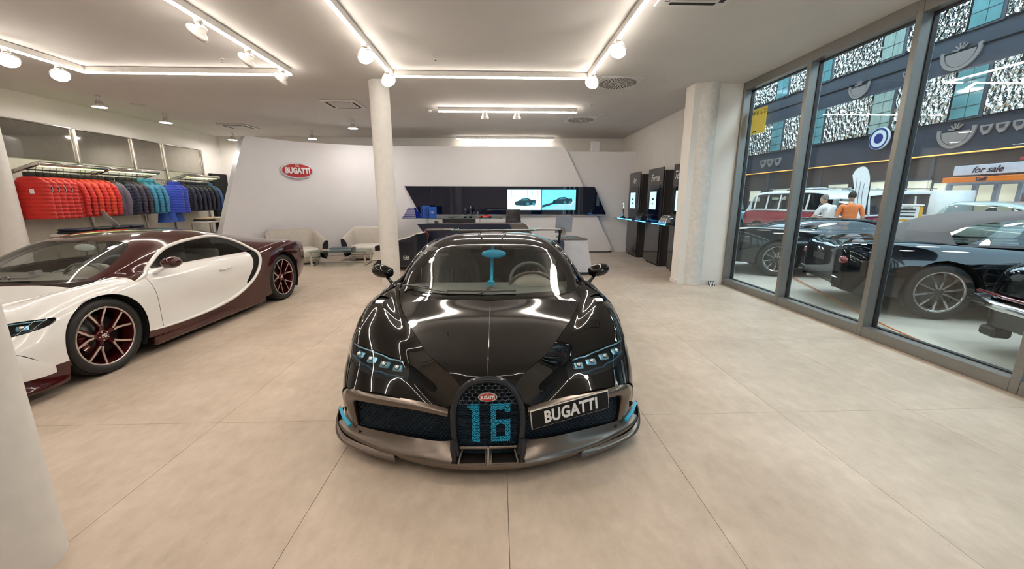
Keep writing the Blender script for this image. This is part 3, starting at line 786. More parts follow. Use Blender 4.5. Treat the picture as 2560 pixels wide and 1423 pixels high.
def make_car(name, label, loc, rz, v):
    """v: 'black' (racing nose, wing) or 'white' (two tone)"""
    S = SHELL; car = thing(name, label, 'car', loc, rz)
    B = v == 'black'
    front = m_black if B else m_white; rearm = m_black if B else m_maroon
    S['inner'].mb().build('inner_shell', m_gap, car, fix=False)
    hood = S['hood'].mb().build('hood', front, car)
    for sd in (1, -1):
        S['fender'].mb(False, sd).build('fender', front, car)
        S['door'].mb(False, sd).build('door', front, car)
        S['rear'].mb(False, sd).build('rear_quarter', rearm, car)
        S['crescent'].offset(-.02).mb(False, sd).build('door_air_intake', m_gap, car)
        S['crescent_up'].offset(-.006).mb(False, sd).build('intake_trim', m_gap, car)
        S['side_glass'].mb(False, sd).build('side_window', m_sglass, car)
        S['quarter_glass'].offset(-.004).mb(False, sd).build('quarter_window', m_sglass, car)
        P = S['ring'] * A([sd, 1, 1])
        n = len(P); rr = [.020 * min(1, .25 + i / 14.0, .0 + (n - 1 - i) / 26.0 + .12) for i in range(n)]
        MB().tube([tuple(p) for p in P], rr, 10).build('side_arc_trim', m_black if B else mat('arc_trim_white', (0.78, .77, .75), .2, coat=.6), car)
    roof = S['roof'].mb().build('roof', rearm, car)
    S['windshield'].mb().build('windshield', m_cglass, car)
    # frit band at the bottom of the windscreen / cowl
    cw = A([[(0, .965, .776), (.38, .99, .778), (.62, 1.0, .766), (.70, 1.03, .775), (.752, 1.25, .808)], [(0, 1.075, .8245), (.38, 1.12, .830), (.62, 1.225, .828), (.70, 1.275, .829), (.758, 1.31, .826)]])
    MB().grid(net(cw, 2, 8)).mirror_x().build('cowl', m_black, car)
    # --- mirrors
    for sd in (1, -1):
        mr = MB(); M = Matrix.Rotation(R(-14 * sd), 3, 'Z')
        G = []
        for i in range(9):
            t = PI * i / 8; row = []
            for k in range(17):
                a = 2 * PI * k / 16; rx = math.sin(t) ** .75
                yy = math.cos(a) * .075 * rx * (1 if math.cos(a) < 0 else .45); zz = math.sin(a) * .062 * rx
                xx = -math.cos(t) * .10
                row.append(((xx) * sd + 1.005 * sd, 1.70 + yy + .02 * (xx + .1), .905 + zz + xx * .12))
            G.append(row)
        mr.grid(G); mo = mr.build('side_mirror', rearm if not B else m_black, car)
        MB().tube([(.885 * sd, 1.60, .795), (.93 * sd, 1.63, .835), (.975 * sd, 1.69, .865)], [.020, .014, .018], 8).build('mirror_stalk', m_black if B else m_white, mo)
        g2 = MB().ell((1.01 * sd, 1.737, .905), (.085, .006, .045)); g2.build('mirror_glass', m_chrome, mo)
    # --- headlights
    for sd in (1, -1):
        hs = S['slot'].offset(-.045).mb(False, sd).build('headlight', m_gap, car)
        S['lens'].offset(-.004).mb(False, sd).build('lamp_lens', m_lensg, hs)
        LV = S['lens'].V; LN = S['lens'].normals()
        def lp(x, zt=.5):
            k = np.abs(LV[:, 0] - x) < .035; P_, N_ = LV[k], LN[k].mean(0); N_ /= np.linalg.norm(N_)
            z = P_[:, 2].min() + (P_[:, 2].max() - P_[:, 2].min()) * zt; j = np.argsort(np.abs(P_[:, 2] - z))[:6]
            c = P_[j].mean(0); return c, N_
        for k in range(4):
            c, nn = lp(.55 + .095 * k, .62); q = Vector(nn * A([sd, 1, 1])).to_track_quat('Y', 'Z').to_matrix(); c = Vector((c - nn * .026) * A([sd, 1, 1]))
            MB().box((0, 0, 0), (.070, .020, .046), .008).xf(Matrix.Translation(c) @ q.to_4x4()).build('led_module', m_ltblue, hs)
            MB().ell(c + q @ Vector((0, .012, 0)), (.017, .017, .015)).build('projector', m_chrome, hs)
        pts = []
        for x in np.linspace(.52, .90, 9): c, nn = lp(x, .90); pts.append(Vector((c - nn * .012) * A([sd, 1, 1])))
        MB().tube(pts, .0055, 6).build('light_guide', mat('light_guide', (.40, .66, .78), .15, metal=.6), hs)
        pts = []
        for x in np.linspace(.52, .90, 9): c, nn = lp(x, .22); pts.append(Vector((c - nn * .028) * A([sd, 1, 1])))
        MB().strip(pts, .012, .03, (0, 0, 1)).build('lamp_trim', mat('lamp_trim_blue', (.05, .10, .15), .3, metal=.7), hs)
    # --- wheels, wells, floor
    Wk = dict(body_m=m_rimred if not B else m_dark, face_m=m_silver)
    for sd in (1, -1):
        make_wheel('wheel', car, (.812 * sd, .985, .345), .345, .275, .268, sd, cap_text='EB', **Wk)
        make_wheel('wheel', car, (.825 * sd, 3.725, .358), .358, .335, .282, sd, cap_text='EB', **Wk)
    for sd in (1, -1):
        wl = MB(); wr = MB()
        for (q, yc, zc, rr, x0, x1) in ((wl, .985, .345, .383, .50, .950), (wr, 3.725, .358, .405, .45, .985)):
            an = np.linspace(R(-32), R(212), 33)
            q.grid([[(x * sd, yc + rr * math.cos(t), zc + rr * math.sin(t)) for t in an] for x in (x0, x1)])
            q.add([(x0 * sd, yc + rr * math.cos(t), zc + rr * math.sin(t)) for t in an], [tuple(range(len(an)))])
        wl.build('wheel_well', m_gap, car, fix=False); wr.build('wheel_well', m_gap, car, fix=False)
    fp = MB().prism([(-.80, .28), (.80, .28), (.86, .45), (.62, .6), (.62, 1.38), (.90, 1.42), (.90, 3.28), (.6, 3.32), (.6, 4.15), (.85, 4.2), (.80, 4.42), (-.80, 4.42), (-.85, 4.2), (-.6, 4.15), (-.6, 3.32), (-.90, 3.28), (-.90, 1.42), (-.62, 1.38), (-.62, .6), (-.86, .45)], .10, .16)
    fp.build('floor_pan', m_gap, car)
    for sd in (1, -1): MB().box((.935 * sd, 2.32, .135), (.07, 1.84, .09), .02).build('side_skirt', rearm, car)
    # tail
    last_s, last_r = net(SIDE, 2, 4)[-1], net(ROOF, 2, 4)[-1]
    loop = [tuple(p) for p in last_r] + [tuple(p) for p in last_s[1:]]
    tl = MB(); tl.add(loop + [(-x, y, z) for x, y, z in loop[::-1][:]], [tuple(range(2 * len(loop)))]); tl.build('tail_panel', m_gap, car)
    MB().box((0, 4.50, .74), (1.6, .02, .025), .008).build('tail_light', mat('tail_light_red', (.45, .01, .01), .2, emit=.4, ecol=(1, .03, .02)), car)
    # --- interior
    lm = m_leathd if B else m_leath
    G = [[(x, y, z) for x in np.linspace(-.74, .74, 15)] for (y, z) in ((1.14, .802), (1.30, .826), (1.50, .835), (1.62, .805), (1.66, .70), (1.64, .45), (1.64, .16))]
    G = [[(x, y + abs(x) ** 2 * .14, z - abs(x) ** 2 * .02) for (x, y, z) in row] for row in G]
    MB().grid(G).build('dashboard', lm, car)
    dome = MB()
    for k, rr in enumerate((.205, .185, .165)):
        dome.tube([(.36 + rr * math.cos(a), 1.43 + k * .05, .80 + .66 * rr * math.sin(a)) for a in np.linspace(0, PI, 18)], .012, 6)
    dome.build('instrument_hood_rib', m_leathd if not B else mat('rib_brown', (.10, .085, .07), .4), car)
    G = [[(.36 + r_ * math.cos(a), y_, .79 + .62 * r_ * math.sin(a)) for a in np.linspace(0, PI, 15)] for (r_, y_) in ((.02, 1.36), (.12, 1.37), (.165, 1.40), (.185, 1.46), (.20, 1.58))]
    MB().grid(G).build('instrument_hood', mat('hood_taupe', (.30, .27, .23), .45), car)
    sw = MB(); Mr = Matrix.Rotation(R(-22), 3, 'X'); c0 = Vector((.36, 1.72, .80))
    sw.tube([c0 + Mr @ Vector((.185 * math.cos(a), 0, .175 * math.sin(a))) for a in np.linspace(0, 2 * PI, 29)[:-1]], .017, 8, closed=True)
    swo = sw.build('steering_wheel', m_leathd if B else mat('wheel_bluegrey', (.11, .15, .20), .45), car)
    ss = MB().ell(c0, (.06, .03, .055))
    for a in (R(8), R(172), R(270)): ss.strip([c0, c0 + Mr @ Vector((.175 * math.cos(a), 0, .165 * math.sin(a)))], .035, .02, (0, 1, 0))
    ss.build('wheel_spoke', m_leathd, swo)
    for sd in (1, -1):
        st = MB()
        Gs = []
        for (y, z, w_, dp) in ((2.05, .30, .21, .05), (1.80, .33, .22, .06), (1.78, .36, .22, .055), (2.12, .34, .20, .05), (2.28, .38, .19, .05), (2.38, .60, .23, .07), (2.46, .80, .22, .06), (2.52, .93, .13, .02), (2.53, 1.02, .11, .01), (2.56, 1.05, .09, 0)):
            Gs.append([(sd * .37 + w_ * t, y - dp * abs(t) ** 3, z + dp * .5 * abs(t) ** 3) for t in np.linspace(-1, 1, 11)])
        se = st.grid(Gs).build('seat', lm, car)
        ch = MB()
        for q in range(-3, 4):
            ch.tube([(sd * .37 + q * .045, y - .012, z) for (y, z) in ((2.26, .42), (2.36, .60), (2.44, .80))], .012, 6)
        ch.build('seat_channel', lm, se)
    MB().box((0, 2.02, .50), (.26, 1.0, .40), .05).box((0, 2.72, .62), (1.5, .06, .62), .02).build('centre_tunnel', lm, car)
    spine = m_cyan if B else mat('bow_grey', (.3, .32, .33), .3)
    MB().tube([(0, 1.46, .83), (0, 1.72, .86), (0, 2.02, .98), (0, 2.10, 1.08), (0, 2.06, 1.15)], [.014, .016, .018, .016, .012], 8).build('interior_bow', spine, car)
    im = MB().ell((.02, 1.80, 1.048), (.118, .018, .042)).build('inside_mirror', m_cyan if B else mat('mirror_pale', (.75, .8, .8), .3), car)
    MB().tube([(.02, 1.81, 1.05), (.01, 1.84, 1.118)], .010, 6).build('mirror_stem', spine, im)
    MB().prism([(-.030, 1.128), (.030, 1.128), (.020, 1.20), (-.020, 1.20)], .838, .868).xf(Matrix.Translation((0, .17, .012))).build('dash_sensor', spine, car)
    for sd in (1, -1): MB().box((.22 * sd, 1.93, 1.112), (.24, .13, .022), .01, (R(15), 0, 0)).build('sun_visor', mat('visor_taupe', (.16, .145, .125), .5), car)
    # --- wipers
    w1 = MB().tube([(-.725, 1.275, .858), (-.62, 1.245, .868), (-.50, 1.20, .862)], .009, 6).tube([(-.66, 1.25, .868), (-.40, 1.12, .846), (-.33, 1.10, .842)], .006, 6)
    w1.build('wiper', mat('wiper_grey', (.10, .09, .085), .35), car)
    w2 = MB().tube([(-.08, 1.065, .834), (-.02, 1.125, .862), (.05, 1.08, .846)], .009, 6).tube([(-.34, 1.105, .853), (-.1, 1.09, .852), (.20, 1.09, .852)], .008, 6)
    w2.build('wiper', mat('wiper_grey'), car)
    # hood spine and washer scoops
    sp = MB(); zs = spline(HOOD[:, 0], 6)
    sp.tube([(0, p[1], p[2] + .0002) for p in zs[4:]], [.0012 + .0016 * min(1, i / 6, (len(zs) - 5 - i) / 14 + .2) for i in range(len(zs) - 4)], 6)
    sp.build('hood_spine', front, hood)
    for sd in (1, -1):
        if not B: S['vent'].mb(False, sd).build('fender_cap', front, car); continue
        vt = S['vent'].offset(-.014).mb(False, sd).build('fender_vent', m_gap, car)
        cv_ = S['vent'].V.mean(0)
        MB().box((cv_[0] * sd, cv_[1] - .035, cv_[2] - .018), (.064, .060, .030), .006, (R(16), 0, R(-6 * sd))).build('vent_highlight_block', mat('vent_highlight_pale', (.62, .60, .57), .25, metal=.3), vt)  # pale block models the white highlight in the dark vent
    if B: racing_nose(car)
    else: road_nose(car)
    return car
# ---------------------------------------------------------------- front end of the black car
HS = catmull([(0, .600), (.085, .585), (.145, .532), (.178, .462), (.190, .385), (.188, .290), (.180, .215), (.172, .150)], 6)
def hy(x, z): return .028 + max(0, z - .30) * .085 + (x * x) * .35
def sweepband(lines, name, m, car, n=6, nv=4, mirror=True):
    """lines: list of polylines (same length) across the band"""
    mb = MB().grid(net(A(lines).transpose(1, 0, 2), n, nv))
    if mirror: mb.mirror_x()
    return mb.build(name, m, car)
def oval_badge(parent, name, c, w, h, m_ring, rotz=0.0, depth=.012, size=None):
    """oval red emblem with pearl ring and lettering; faces -y in its own frame"""
    e = bpy.data.objects.new(name, None); COL.objects.link(e); e.parent = parent; e.location = c; e.rotation_euler = (0, 0, rotz); e.empty_display_size = .05
    def disc(a, b, y0, y1):
        n = 48; mb = MB(); P = [(a * math.cos(2 * PI * k / n), b * math.sin(2 * PI * k / n)) for k in range(n)]
        return mb.prism(P, y0, y1, 'xz')
    disc(w / 2, h / 2, 0, -depth).build('ring', m_ring, e)
    disc(w / 2 * .90, h / 2 * .83, -depth, -depth * 1.25).build('field', m_red, e)
    s = size or w * .245
    text('lettering', 'BUGATTI', s, m_txt, e, (0, -depth * 1.45, -h * .02), (R(90), 0, 0), depth * .4, bold=s * .045, sx=.735)
    text('monogram', 'EB', s * .42, mat('badge_silver', (.7, .6, .6), .3), e, (0, -depth * 1.4, h * .30), (R(90), 0, 0), depth * .3)
    nb = 36 if w > .3 else 28
    one = MB().ell((0, 0, 0), (w * .008, depth * .3, w * .008), 6, 4).mesh('pearl', mat('badge_pearl', (.85, .85, .85), .3))
    for k in range(nb):
        a = 2 * PI * k / nb; o = link('pearl', one, None, e); o.location = (w / 2 * .95 * math.cos(a), -depth, h / 2 * .915 * math.sin(a))
    return e
def racing_nose(car):
    # horseshoe frame
    hs = [(x, hy(x, z) - .004, z) for x, z in HS]
    full = [(-x, y, z) for x, y, z in hs[::-1]] + hs[1:]
    fr = MB().tube(full, .019, 10).build('grille_frame', m_navy, car)
    poly = np.concatenate([HS, A([(.165, .150), (-.165, .150)]), HS[::-1] * A([-1, 1])])
    MB().add([(x, hy(x, z) + .055, z) for x, z in poly], [tuple(range(len(poly)))]).build('grille_backing', mat('grille_backing', (.004, .007, .014), .7), car)
    fine = hexgrid(poly, lambda x, z: hy(x, z) + .022, .014, .0125, .0016, .006, lambda x, z: z < .475)
    o = fine.build('fine_mesh', m_mesh, car, fix=False); o['kind'] = 'stuff'
    big = hexgrid(poly, lambda x, z: hy(x, z) + .008, .036, .028, .0022, .008, lambda x, z: z > .44)
    o = big.build('honeycomb', mat('honeycomb_grey', (.16, .21, .28), .3, metal=.85), car, fix=False); o['kind'] = 'stuff'
    def d1(x, z): return (-.090 < x < -.040 and .232 < z < .462) or (-.118 < x < -.090 and .425 < z < .455)
    def d6(x, z):
        if not (.008 < x < .132 and .232 < z < .462): return False
        if .050 < x < .092 and .275 < z < .342: return False
        if x > .050 and .372 < z < .405: return False
        if .050 < x < .088 and .372 < z < .425: return False
        return True
    for nm, fn in (('digit_one', d1), ('digit_six', d6)):
        mb = hexgrid(poly, lambda x, z: hy(x, z) + .004, .026, .022, .0024, .006, fn, True)
        o = mb.build(nm, m_cyan, car, fix=False); o['kind'] = 'stuff'; o['label'] = 'number in bright blue lattice cells'
    oval_badge(car, 'front_badge', (0, hy(0, .505) - .006, .505), .104, .052, mat('badge_ring', (.75, .73, .70), .25, metal=.6), depth=.008)
    # gloss lip above the trims joins the shell; bronze intake trims
    for sd in (1, -1):
        s = A([sd, 1, 1])
        up = [[(.222, .085, .412), (.373, .118, .437), (.520, .155, .448), (.740, .225, .455), (.845, .285, .438), (.888, .325, .372), (.878, .340, .260), (.852, .335, .180)],
              [(.222, .060, .397), (.373, .092, .420), (.520, .130, .430), (.740, .198, .437), (.838, .258, .420), (.873, .300, .365), (.862, .315, .262), (.838, .312, .185)],
              [(.224, .065, .368), (.374, .096, .388), (.520, .134, .395), (.728, .200, .398), (.800, .250, .380), (.822, .285, .330), (.822, .300, .262), (.812, .300, .190)],
              [(.226, .120, .362), (.374, .150, .380), (.520, .190, .387), (.726, .255, .390), (.795, .300, .372), (.812, .330, .328), (.814, .345, .262), (.806, .345, .192)]]
        sweepband([A(l) * s for l in up], 'intake_trim', m_bronze, car, 6, 3, False)
        # corner between trim and fender, with blue blade
        cn = [[(.845, .285, .438), (.890, .328, .372), (.880, .342, .260), (.855, .340, .180), (.85, .34, .12)], [(.875, .36, .435), (.918, .395, .370), (.915, .41, .260), (.905, .42, .190), (.90, .42, .12)], [(.882, .332, .432), (.948, .440, .335), (.967, .50, .21), (.969, .505, .19), (.968, .505, .12)]]
        sweepband([A(l) * s for l in cn], 'bumper_corner', m_black, car, 4, 3, False)
        bl = MB(); P0 = [A(p) * s for p in ((.975, .455, .222), (.930, .385, .196), (.868, .318, .176))]
        bl.strip([tuple(p) for p in P0], .020, .016, (0, -.3, 1)).build('corner_blade', m_cyan, car)
        # dark mesh behind the opening
        bk = [[(.20, .19, .40), (.50, .25, .42), (.76, .34, .42), (.84, .40, .40)], [(.20, .15, .15), (.50, .22, .15), (.76, .31, .15), (.84, .36, .15)]]
        sweepband([A(l) * s for l in bk], 'intake_backing', mat('grille_backing'), car, 4, 2, False)
        pol = A([(.205, .368), (.374, .388), (.52, .395), (.728, .398), (.79, .375), (.80, .33), (.79, .195), (.52, .195), (.205, .185)]) * A([sd, 1])
        ly = lambda x, z: .10 + max(0, abs(x) - .2) * .30 + (z - .17) * .10
        mb = hexgrid(pol, ly, .026, .020, .0016, .006)
        o = mb.build('intake_mesh', m_mesh, car, fix=False); o['kind'] = 'stuff'
        # splitter
        sp = [[(.185, .110, .205), (.259, .105, .195), (.529, .185, .190), (.790, .300, .180), (.875, .375, .175), (.930, .450, .175)],
              [(.190, .045, .165), (.300, .055, .155), (.540, .150, .140), (.800, .275, .138), (.905, .355, .140), (.962, .435, .150)],
              [(.205, .000, .125), (.320, .030, .120), (.560, .128, .114), (.808, .262, .118), (.925, .350, .124), (.985, .425, .136)],
              [(.205, .000, .092), (.320, .030, .090), (.560, .130, .088), (.808, .264, .092), (.925, .352, .098), (.985, .428, .108)],
              [(.205, .140, .088), (.320, .150, .086), (.560, .260, .084), (.790, .380, .086), (.880, .450, .092), (.930, .510, .100)]]
        sweepband([A(l) * s for l in sp], 'splitter', m_bronze, car, 6, 4, False)
        fn = [[(.548, .118, .100), (.68, .190, .098), (.82, .262, .100), (.93, .345, .112), (.995, .445, .150), (.990, .50, .215)],
              [(.540, .098, .076), (.69, .165, .074), (.835, .240, .078), (.952, .328, .090), (1.008, .440, .128), (1.000, .50, .205)],
              [(.545, .108, .062), (.69, .175, .060), (.83, .252, .064), (.945, .338, .076), (1.000, .448, .114), (.990, .505, .195)],
              [(.560, .150, .066), (.68, .215, .066), (.81, .290, .070), (.92, .372, .082), (.975, .47, .118), (.975, .52, .195)]]
        sweepband([A(l) * s for l in fn], 'splitter_fin', m_bronze, car, 5, 3, False)
        # strut from the horseshoe to the splitter
        vv = MB().tube([tuple(A(p) * s) for p in ((.188, .030, .260), (.196, .034, .190), (.188, .012, .145), (.176, .004, .128))], [.020, .019, .015, .004], 8)
        vv.build('grille_strut', m_navy, car)
        # lower duct
        du = MB(); o_, i_ = [(.010, .182), (.150, .182), (.172, .120), (.010, .120)], [(.018, .176), (.142, .176), (.160, .128), (.018, .128)]
        for (q0, q1, ya, yb) in ((o_, o_, .000, .10),):
            pass
        vs = [(sd * x, -.006 + (.19 - z) * -.02 + (.045 if z > .15 else 0), z) for x, z in o_] + [(sd * x, -.004 + (.047 if z > .15 else 0), z) for x, z in i_] + [(sd * x, .12, z) for x, z in i_]
        du.add(vs, [(k, (k + 1) % 4, 4 + (k + 1) % 4, 4 + k) for k in range(4)] + [(4 + k, 4 + (k + 1) % 4, 8 + (k + 1) % 4, 8 + k) for k in range(4)])
        du.build('lower_duct', m_bronze, car)
        MB().add([(sd * x, .11, z) for x, z in i_], [(0, 1, 2, 3)]).build('duct_interior', mat('grille_backing'), car)
    cx = MB().grid(net(A([[(-.206, .0, .124), (-.1, -.008, .120), (.1, -.008, .120), (.206, .0, .124)], [(-.206, -.004, .108), (-.1, -.012, .106), (.1, -.012, .106), (.206, -.004, .108)], [(-.206, 0, .090), (-.1, -.008, .088), (.1, -.008, .088), (.206, 0, .090)], [(-.206, .14, .086), (-.1, .14, .086), (.1, .14, .086), (.206, .14, .086)]]), 4, 6))
    cx.build('splitter_centre', m_bronze, car)
    MB().grid(net(A([[(-.18, .045, .200), (0, .040, .200), (.18, .045, .200)], [(-.185, .040, .190), (0, .034, .190), (.185, .040, .190)], [(-.175, .046, .180), (0, .040, .180), (.175, .046, .180)]]), 4, 6)).build('duct_header', m_bronze, car)
    MB().tube([(0, .03, .205), (0, .022, .17), (0, -.004, .118)], [.005, .006, .010], 8).build('duct_fin', mat('fin_light', (.45, .40, .36), .3, metal=.7), car)
    # plate
    pl = bpy.data.objects.new('number_plate', None); COL.objects.link(pl); pl.parent = car
    a, b, c_, d_ = (Vector(p) for p in ((.232, .028, .416), (.700, .170, .462), (.706, .165, .356), (.238, .024, .310)))
    ex = (b - a).normalized(); ez = ((a - d_) - ex * (a - d_).dot(ex)).normalized(); ey = ez.cross(ex)
    M = Matrix((ex, ey, ez)).transposed(); ctr = (a + b + c_ + d_) / 4
    pl.matrix_local = Matrix.Translation(ctr) @ M.to_4x4()
    L = (b - a).length
    MB().box((0, 0, 0), (L, .008, .112), .003).build('plate_frame', mat('plate_edge', (.6, .58, .55), .4), pl)
    MB().box((0, -.004, 0), (L - .010, .006, .104), .002).build('plate_face', mat('plate_black', (.006, .006, .007), .55, spec=.25), pl)
    text('plate_lettering', 'BUGATTI', .098, m_txt, pl, (0, -.0085, -.002), (R(90), 0, 0), .002, bold=.0032, sx=.80, space=1.06)
    # rear wing
    wg = MB(); ch = [(3.86, 1.098), (3.90, 1.122), (3.98, 1.124), (4.10, 1.108), (4.10, 1.102), (3.98, 1.104), (3.90, 1.100)]
    G = []
    for x in np.linspace(-.985, .985, 13): G.append([(x, y, z - .028 * (1 - (x / .985) ** 2) * 0 + (.012 if abs(x) > .55 else 0)) for y, z in ch + ch[:1]])
    wing = wg.grid(G).build('rear_wing', mat('wing_carbon', (.05, .043, .037), .25, coat=.6), car)
    for sd in (1, -1):
        ep = MB().prism([(3.84, 1.125), (4.12, 1.125), (4.06, 1.05), (4.12, .92), (4.02, .90), (3.94, 1.03)], .982 * sd, .998 * sd, 'yz').build('wing_end_plate', m_black, wing)
        if sd < 0: MB().tube([(-.99, 3.84, 1.128), (-.965, 3.93, 1.05), (-.995, 4.02, .905)], .007, 6).build('wing_red_edge', mat('edge_red', (.75, .03, .06), .3), wing)  # red on the left plate alone, a lighting difference put into the shape
        MB().prism([(3.90, 1.105), (4.06, 1.105), (4.16, .93), (3.98, .95)], .40 * sd, .43 * sd, 'yz').build('wing_pylon', m_black, wing)
        cl = MB()
        for q in (.52, .60): cl.tube([(q * sd, 3.862, 1.11), (q * sd, 3.90, 1.138), (q * sd, 3.94, 1.140)], .007, 6)
        cl.build('wing_accent', mat('accent_teal', (.12, .50, .55), .3), wing)
    # roof scoops
    for sd in (1, -1):
        rs = MB().tube([(.10 * sd, 2.02, 1.172), (.13 * sd, 2.20, 1.196), (.13 * sd, 2.55, 1.200)], [.008, .016, .010], 8); rs.build('roof_scoop_edge', m_black, car)

def road_nose(car):
    for sd in (1, -1):
        s = A([sd, 1, 1])
        up = [[(.18, .07, .42), (.235, .085, .415), (.52, .150, .450), (.745, .225, .458), (.880, .330, .430), (.945, .440, .330), (.967, .520, .262)],
              [(.18, .04, .33), (.235, .055, .335), (.52, .115, .345), (.745, .195, .350), (.880, .300, .340), (.945, .410, .300), (.967, .518, .250)],
              [(.18, .03, .24), (.235, .045, .245), (.52, .105, .250), (.745, .190, .250), (.880, .295, .240), (.945, .405, .235), (.967, .518, .228)],
              [(.18, .04, .20), (.235, .050, .205), (.52, .110, .205), (.745, .195, .205), (.880, .298, .200), (.945, .408, .200), (.967, .515, .205)]]
        sh = Sh.grid(net(A([A(l) for l in up]).transpose(1, 0, 2), 8, 8))
        n = sh.normals()
        if n[:, 1].mean() > 0: sh.F = [f[::-1] for f in sh.F]
        pol = catmull([(.30, .24), (.34, .33), (.52, .365), (.72, .36), (.83, .325), (.895, .265), (.915, .235), (.55, .228), (.30, .24)], 6)[:-1]
        x, z = sh.xz(); body, hole = sh.clip(sdf(pol, x, z))
        body.mb(False, sd).build('bumper', m_white, car); hole.offset(-.05).mb(False, sd).build('bumper_intake', m_gap, car)
        lp = [[(.18, .045, .205), (.52, .11, .205), (.745, .195, .205), (.88, .298, .202), (.945, .408, .202), (.965, .56, .205), (.965, .62, .215)],
              [(.18, .02, .16), (.52, .085, .16), (.745, .17, .155), (.89, .275, .150), (.955, .40, .150), (.97, .555, .150), (.97, .60, .150)],
              [(.18, .0, .115), (.52, .065, .115), (.76, .150, .11), (.91, .262, .105), (.970, .395, .105), (.975, .545, .105), (.972, .59, .11)],
              [(.18, .10, .10), (.52, .16, .10), (.745, .25, .095), (.86, .34, .09), (.90, .46, .09), (.90, .56, .09), (.90, .60, .09)]]
        sweepband([A(l) * s for l in lp], 'front_lip', m_maroon, car, 6, 4, False)
    hs = [(x, hy(x, z) - .004, z) for x, z in HS]
    MB().tube([(-x, y, z) for x, y, z in hs[::-1]] + hs[1:], .019, 10).build('grille_frame', m_silver, car)
    poly = np.concatenate([HS, A([(.165, .150), (-.165, .150)]), HS[::-1] * A([-1, 1])])
    MB().add([(x, hy(x, z) + .045, z) for x, z in poly], [tuple(range(len(poly)))]).build('grille_backing', m_gap, car)
    # window sticker seen through the windscreen and number badge
    for sd in (1, -1):
        hd = MB().tube([(.952 * sd, 2.42, .695), (.975 * sd, 2.46, .700), (.975 * sd, 2.60, .702), (.955 * sd, 2.64, .700)], .011, 8).build('door_handle', m_white, car)

make_car('hypercar', 'glossy black hypercar facing the viewer with a blue 16 on its grille', (-.064, 1.93, 0), 0.0, 'black')
make_car('hypercar', 'white and maroon two-tone hypercar seen from its side on the left', (-4.5145, 2.5739, 0), R(-2.05), 'white')
# ================================================================ PARTITION, SCREEN WALL, KIOSKS
m_panel = mat('panel_white', (0.77, 0.76, 0.78), 0.5, var=0.015, vscale=4)
m_edge = mat('panel_edge_grey', (0.42, 0.43, 0.45), 0.35, metal=0.3)
m_screenb = mat('black_glass', (0.003, 0.006, 0.022), 0.03, spec=0.55, var=0.1)
m_navyd = mat('navy_lacquer', (0.008, 0.014, 0.036), 0.3, coat=0.3)
m_clear = glass('shelf_glass', (0.80, 0.93, 0.92), 0.06)

# plan curve of the big curved panel (left end bends towards the viewer)
PC = spline(A([(-6.30, 8.85), (-6.12, 9.45), (-5.90, 9.98), (-5.62, 10.48), (-5.22, 10.95), (-4.45, 11.38), (-3.55, 11.66), (-2.4, 11.74), (-1.2, 11.75), (3.46, 11.75)]), 10)
plen = np.concatenate([[0], np.cumsum(np.linalg.norm(np.diff(PC, axis=0), axis=1))])
def pc_at(s):
    return A([np.interp(s, plen, PC[:, 0]), np.interp(s, plen, PC[:, 1])])
def pc_x(x): return np.interp(x, PC[:, 0], plen)
ZP = 3.03
s_tl = np.interp(9.94, PC[:40, 1], plen[:40]); s_tr = pc_x(1.93); s_bl, s_br = 0.0, plen[-1]
def panel_rows(off, z0=0.03, z1=ZP, n=80, rad=.12):
    rows = []
    for z in list(np.linspace(z0, z0 + rad, 5)) + list(np.linspace(z0 + rad, z1 - rad, 8))[1:] + list(np.linspace(z1 - rad, z1, 5))[1:]:
        t = (z - z0) / (z1 - z0); a = s_bl + (s_tl - s_bl) * t; b = s_br + (s_tr - s_br) * t
        # rounded corners
        d = 0
        if z < z0 + rad: q = (z0 + rad - z); d = rad - math.sqrt(max(0, rad * rad - q * q))
        if z > z1 - rad: q = (z - z1 + rad); d = rad - math.sqrt(max(0, rad * rad - q * q))
        row = []
        for s in np.linspace(a + d * .6, b - d, n):
            p = pc_at(s); e = pc_at(min(s + .05, plen[-1])) - pc_at(max(s - .05, 0)); e /= np.linalg.norm(e); nrm = A([e[1], -e[0]])
            row.append((p[0] + nrm[0] * off, p[1] + nrm[1] * off, z))
        rows.append(row)
    return rows
cp = thing('curved_panel', 'large curved white feature panel carrying the red oval sign', 'panel')
Gf = panel_rows(0.0); Gb = panel_rows(-0.14)
MB().grid(Gf).build('front_face', m_panel, cp)
loop = lambda G: [r[0] for r in G] + G[-1][1:] + [r[-1] for r in G[::-1]][1:] + G[0][::-1][1:-1]
a_, b_ = loop(Gf), loop(Gb); n_ = len(a_)
MB().add(a_ + b_, [(k, (k + 1) % n_, n_ + (k + 1) % n_, n_ + k) for k in range(n_)], True).grid(Gb).build('edge', m_edge, cp, fix=False)
MB().box((.75, 11.80, .02), (5.3, .08, .04)).build('plinth', m_gap, cp)
# right end panel behind it
tag(MB().box((3.0, 12.0, 1.46), (2.1, 0.2, 2.92)).build('trim_1', m_panel), 'white wall panel behind the slanted end of the curved panel', 'panel', kind='structure')
tag(MB().box((2.9, 12.2, 3.1), (0.26, 0.1, 0.30), .01).build('trim_2', m_panel), 'small white box on the wall above the right panel', 'panel', kind='structure')
# red oval sign
sp_ = pc_at(pc_x(-5.27)); e_ = pc_at(pc_x(-5.20)) - pc_at(pc_x(-5.34)); ang = math.atan2(e_[1], e_[0])
sg = thing('oval_sign', 'red oval sign with white lettering on the curved white panel', 'sign', (sp_[0] + .03 * math.sin(ang), sp_[1] - .03 * math.cos(ang), 0), ang)
oval_badge(sg, 'emblem', (0, 0, 2.295), .80, .40, mat('sign_ring', (.62, .60, .63), .3, metal=.5), depth=.05)
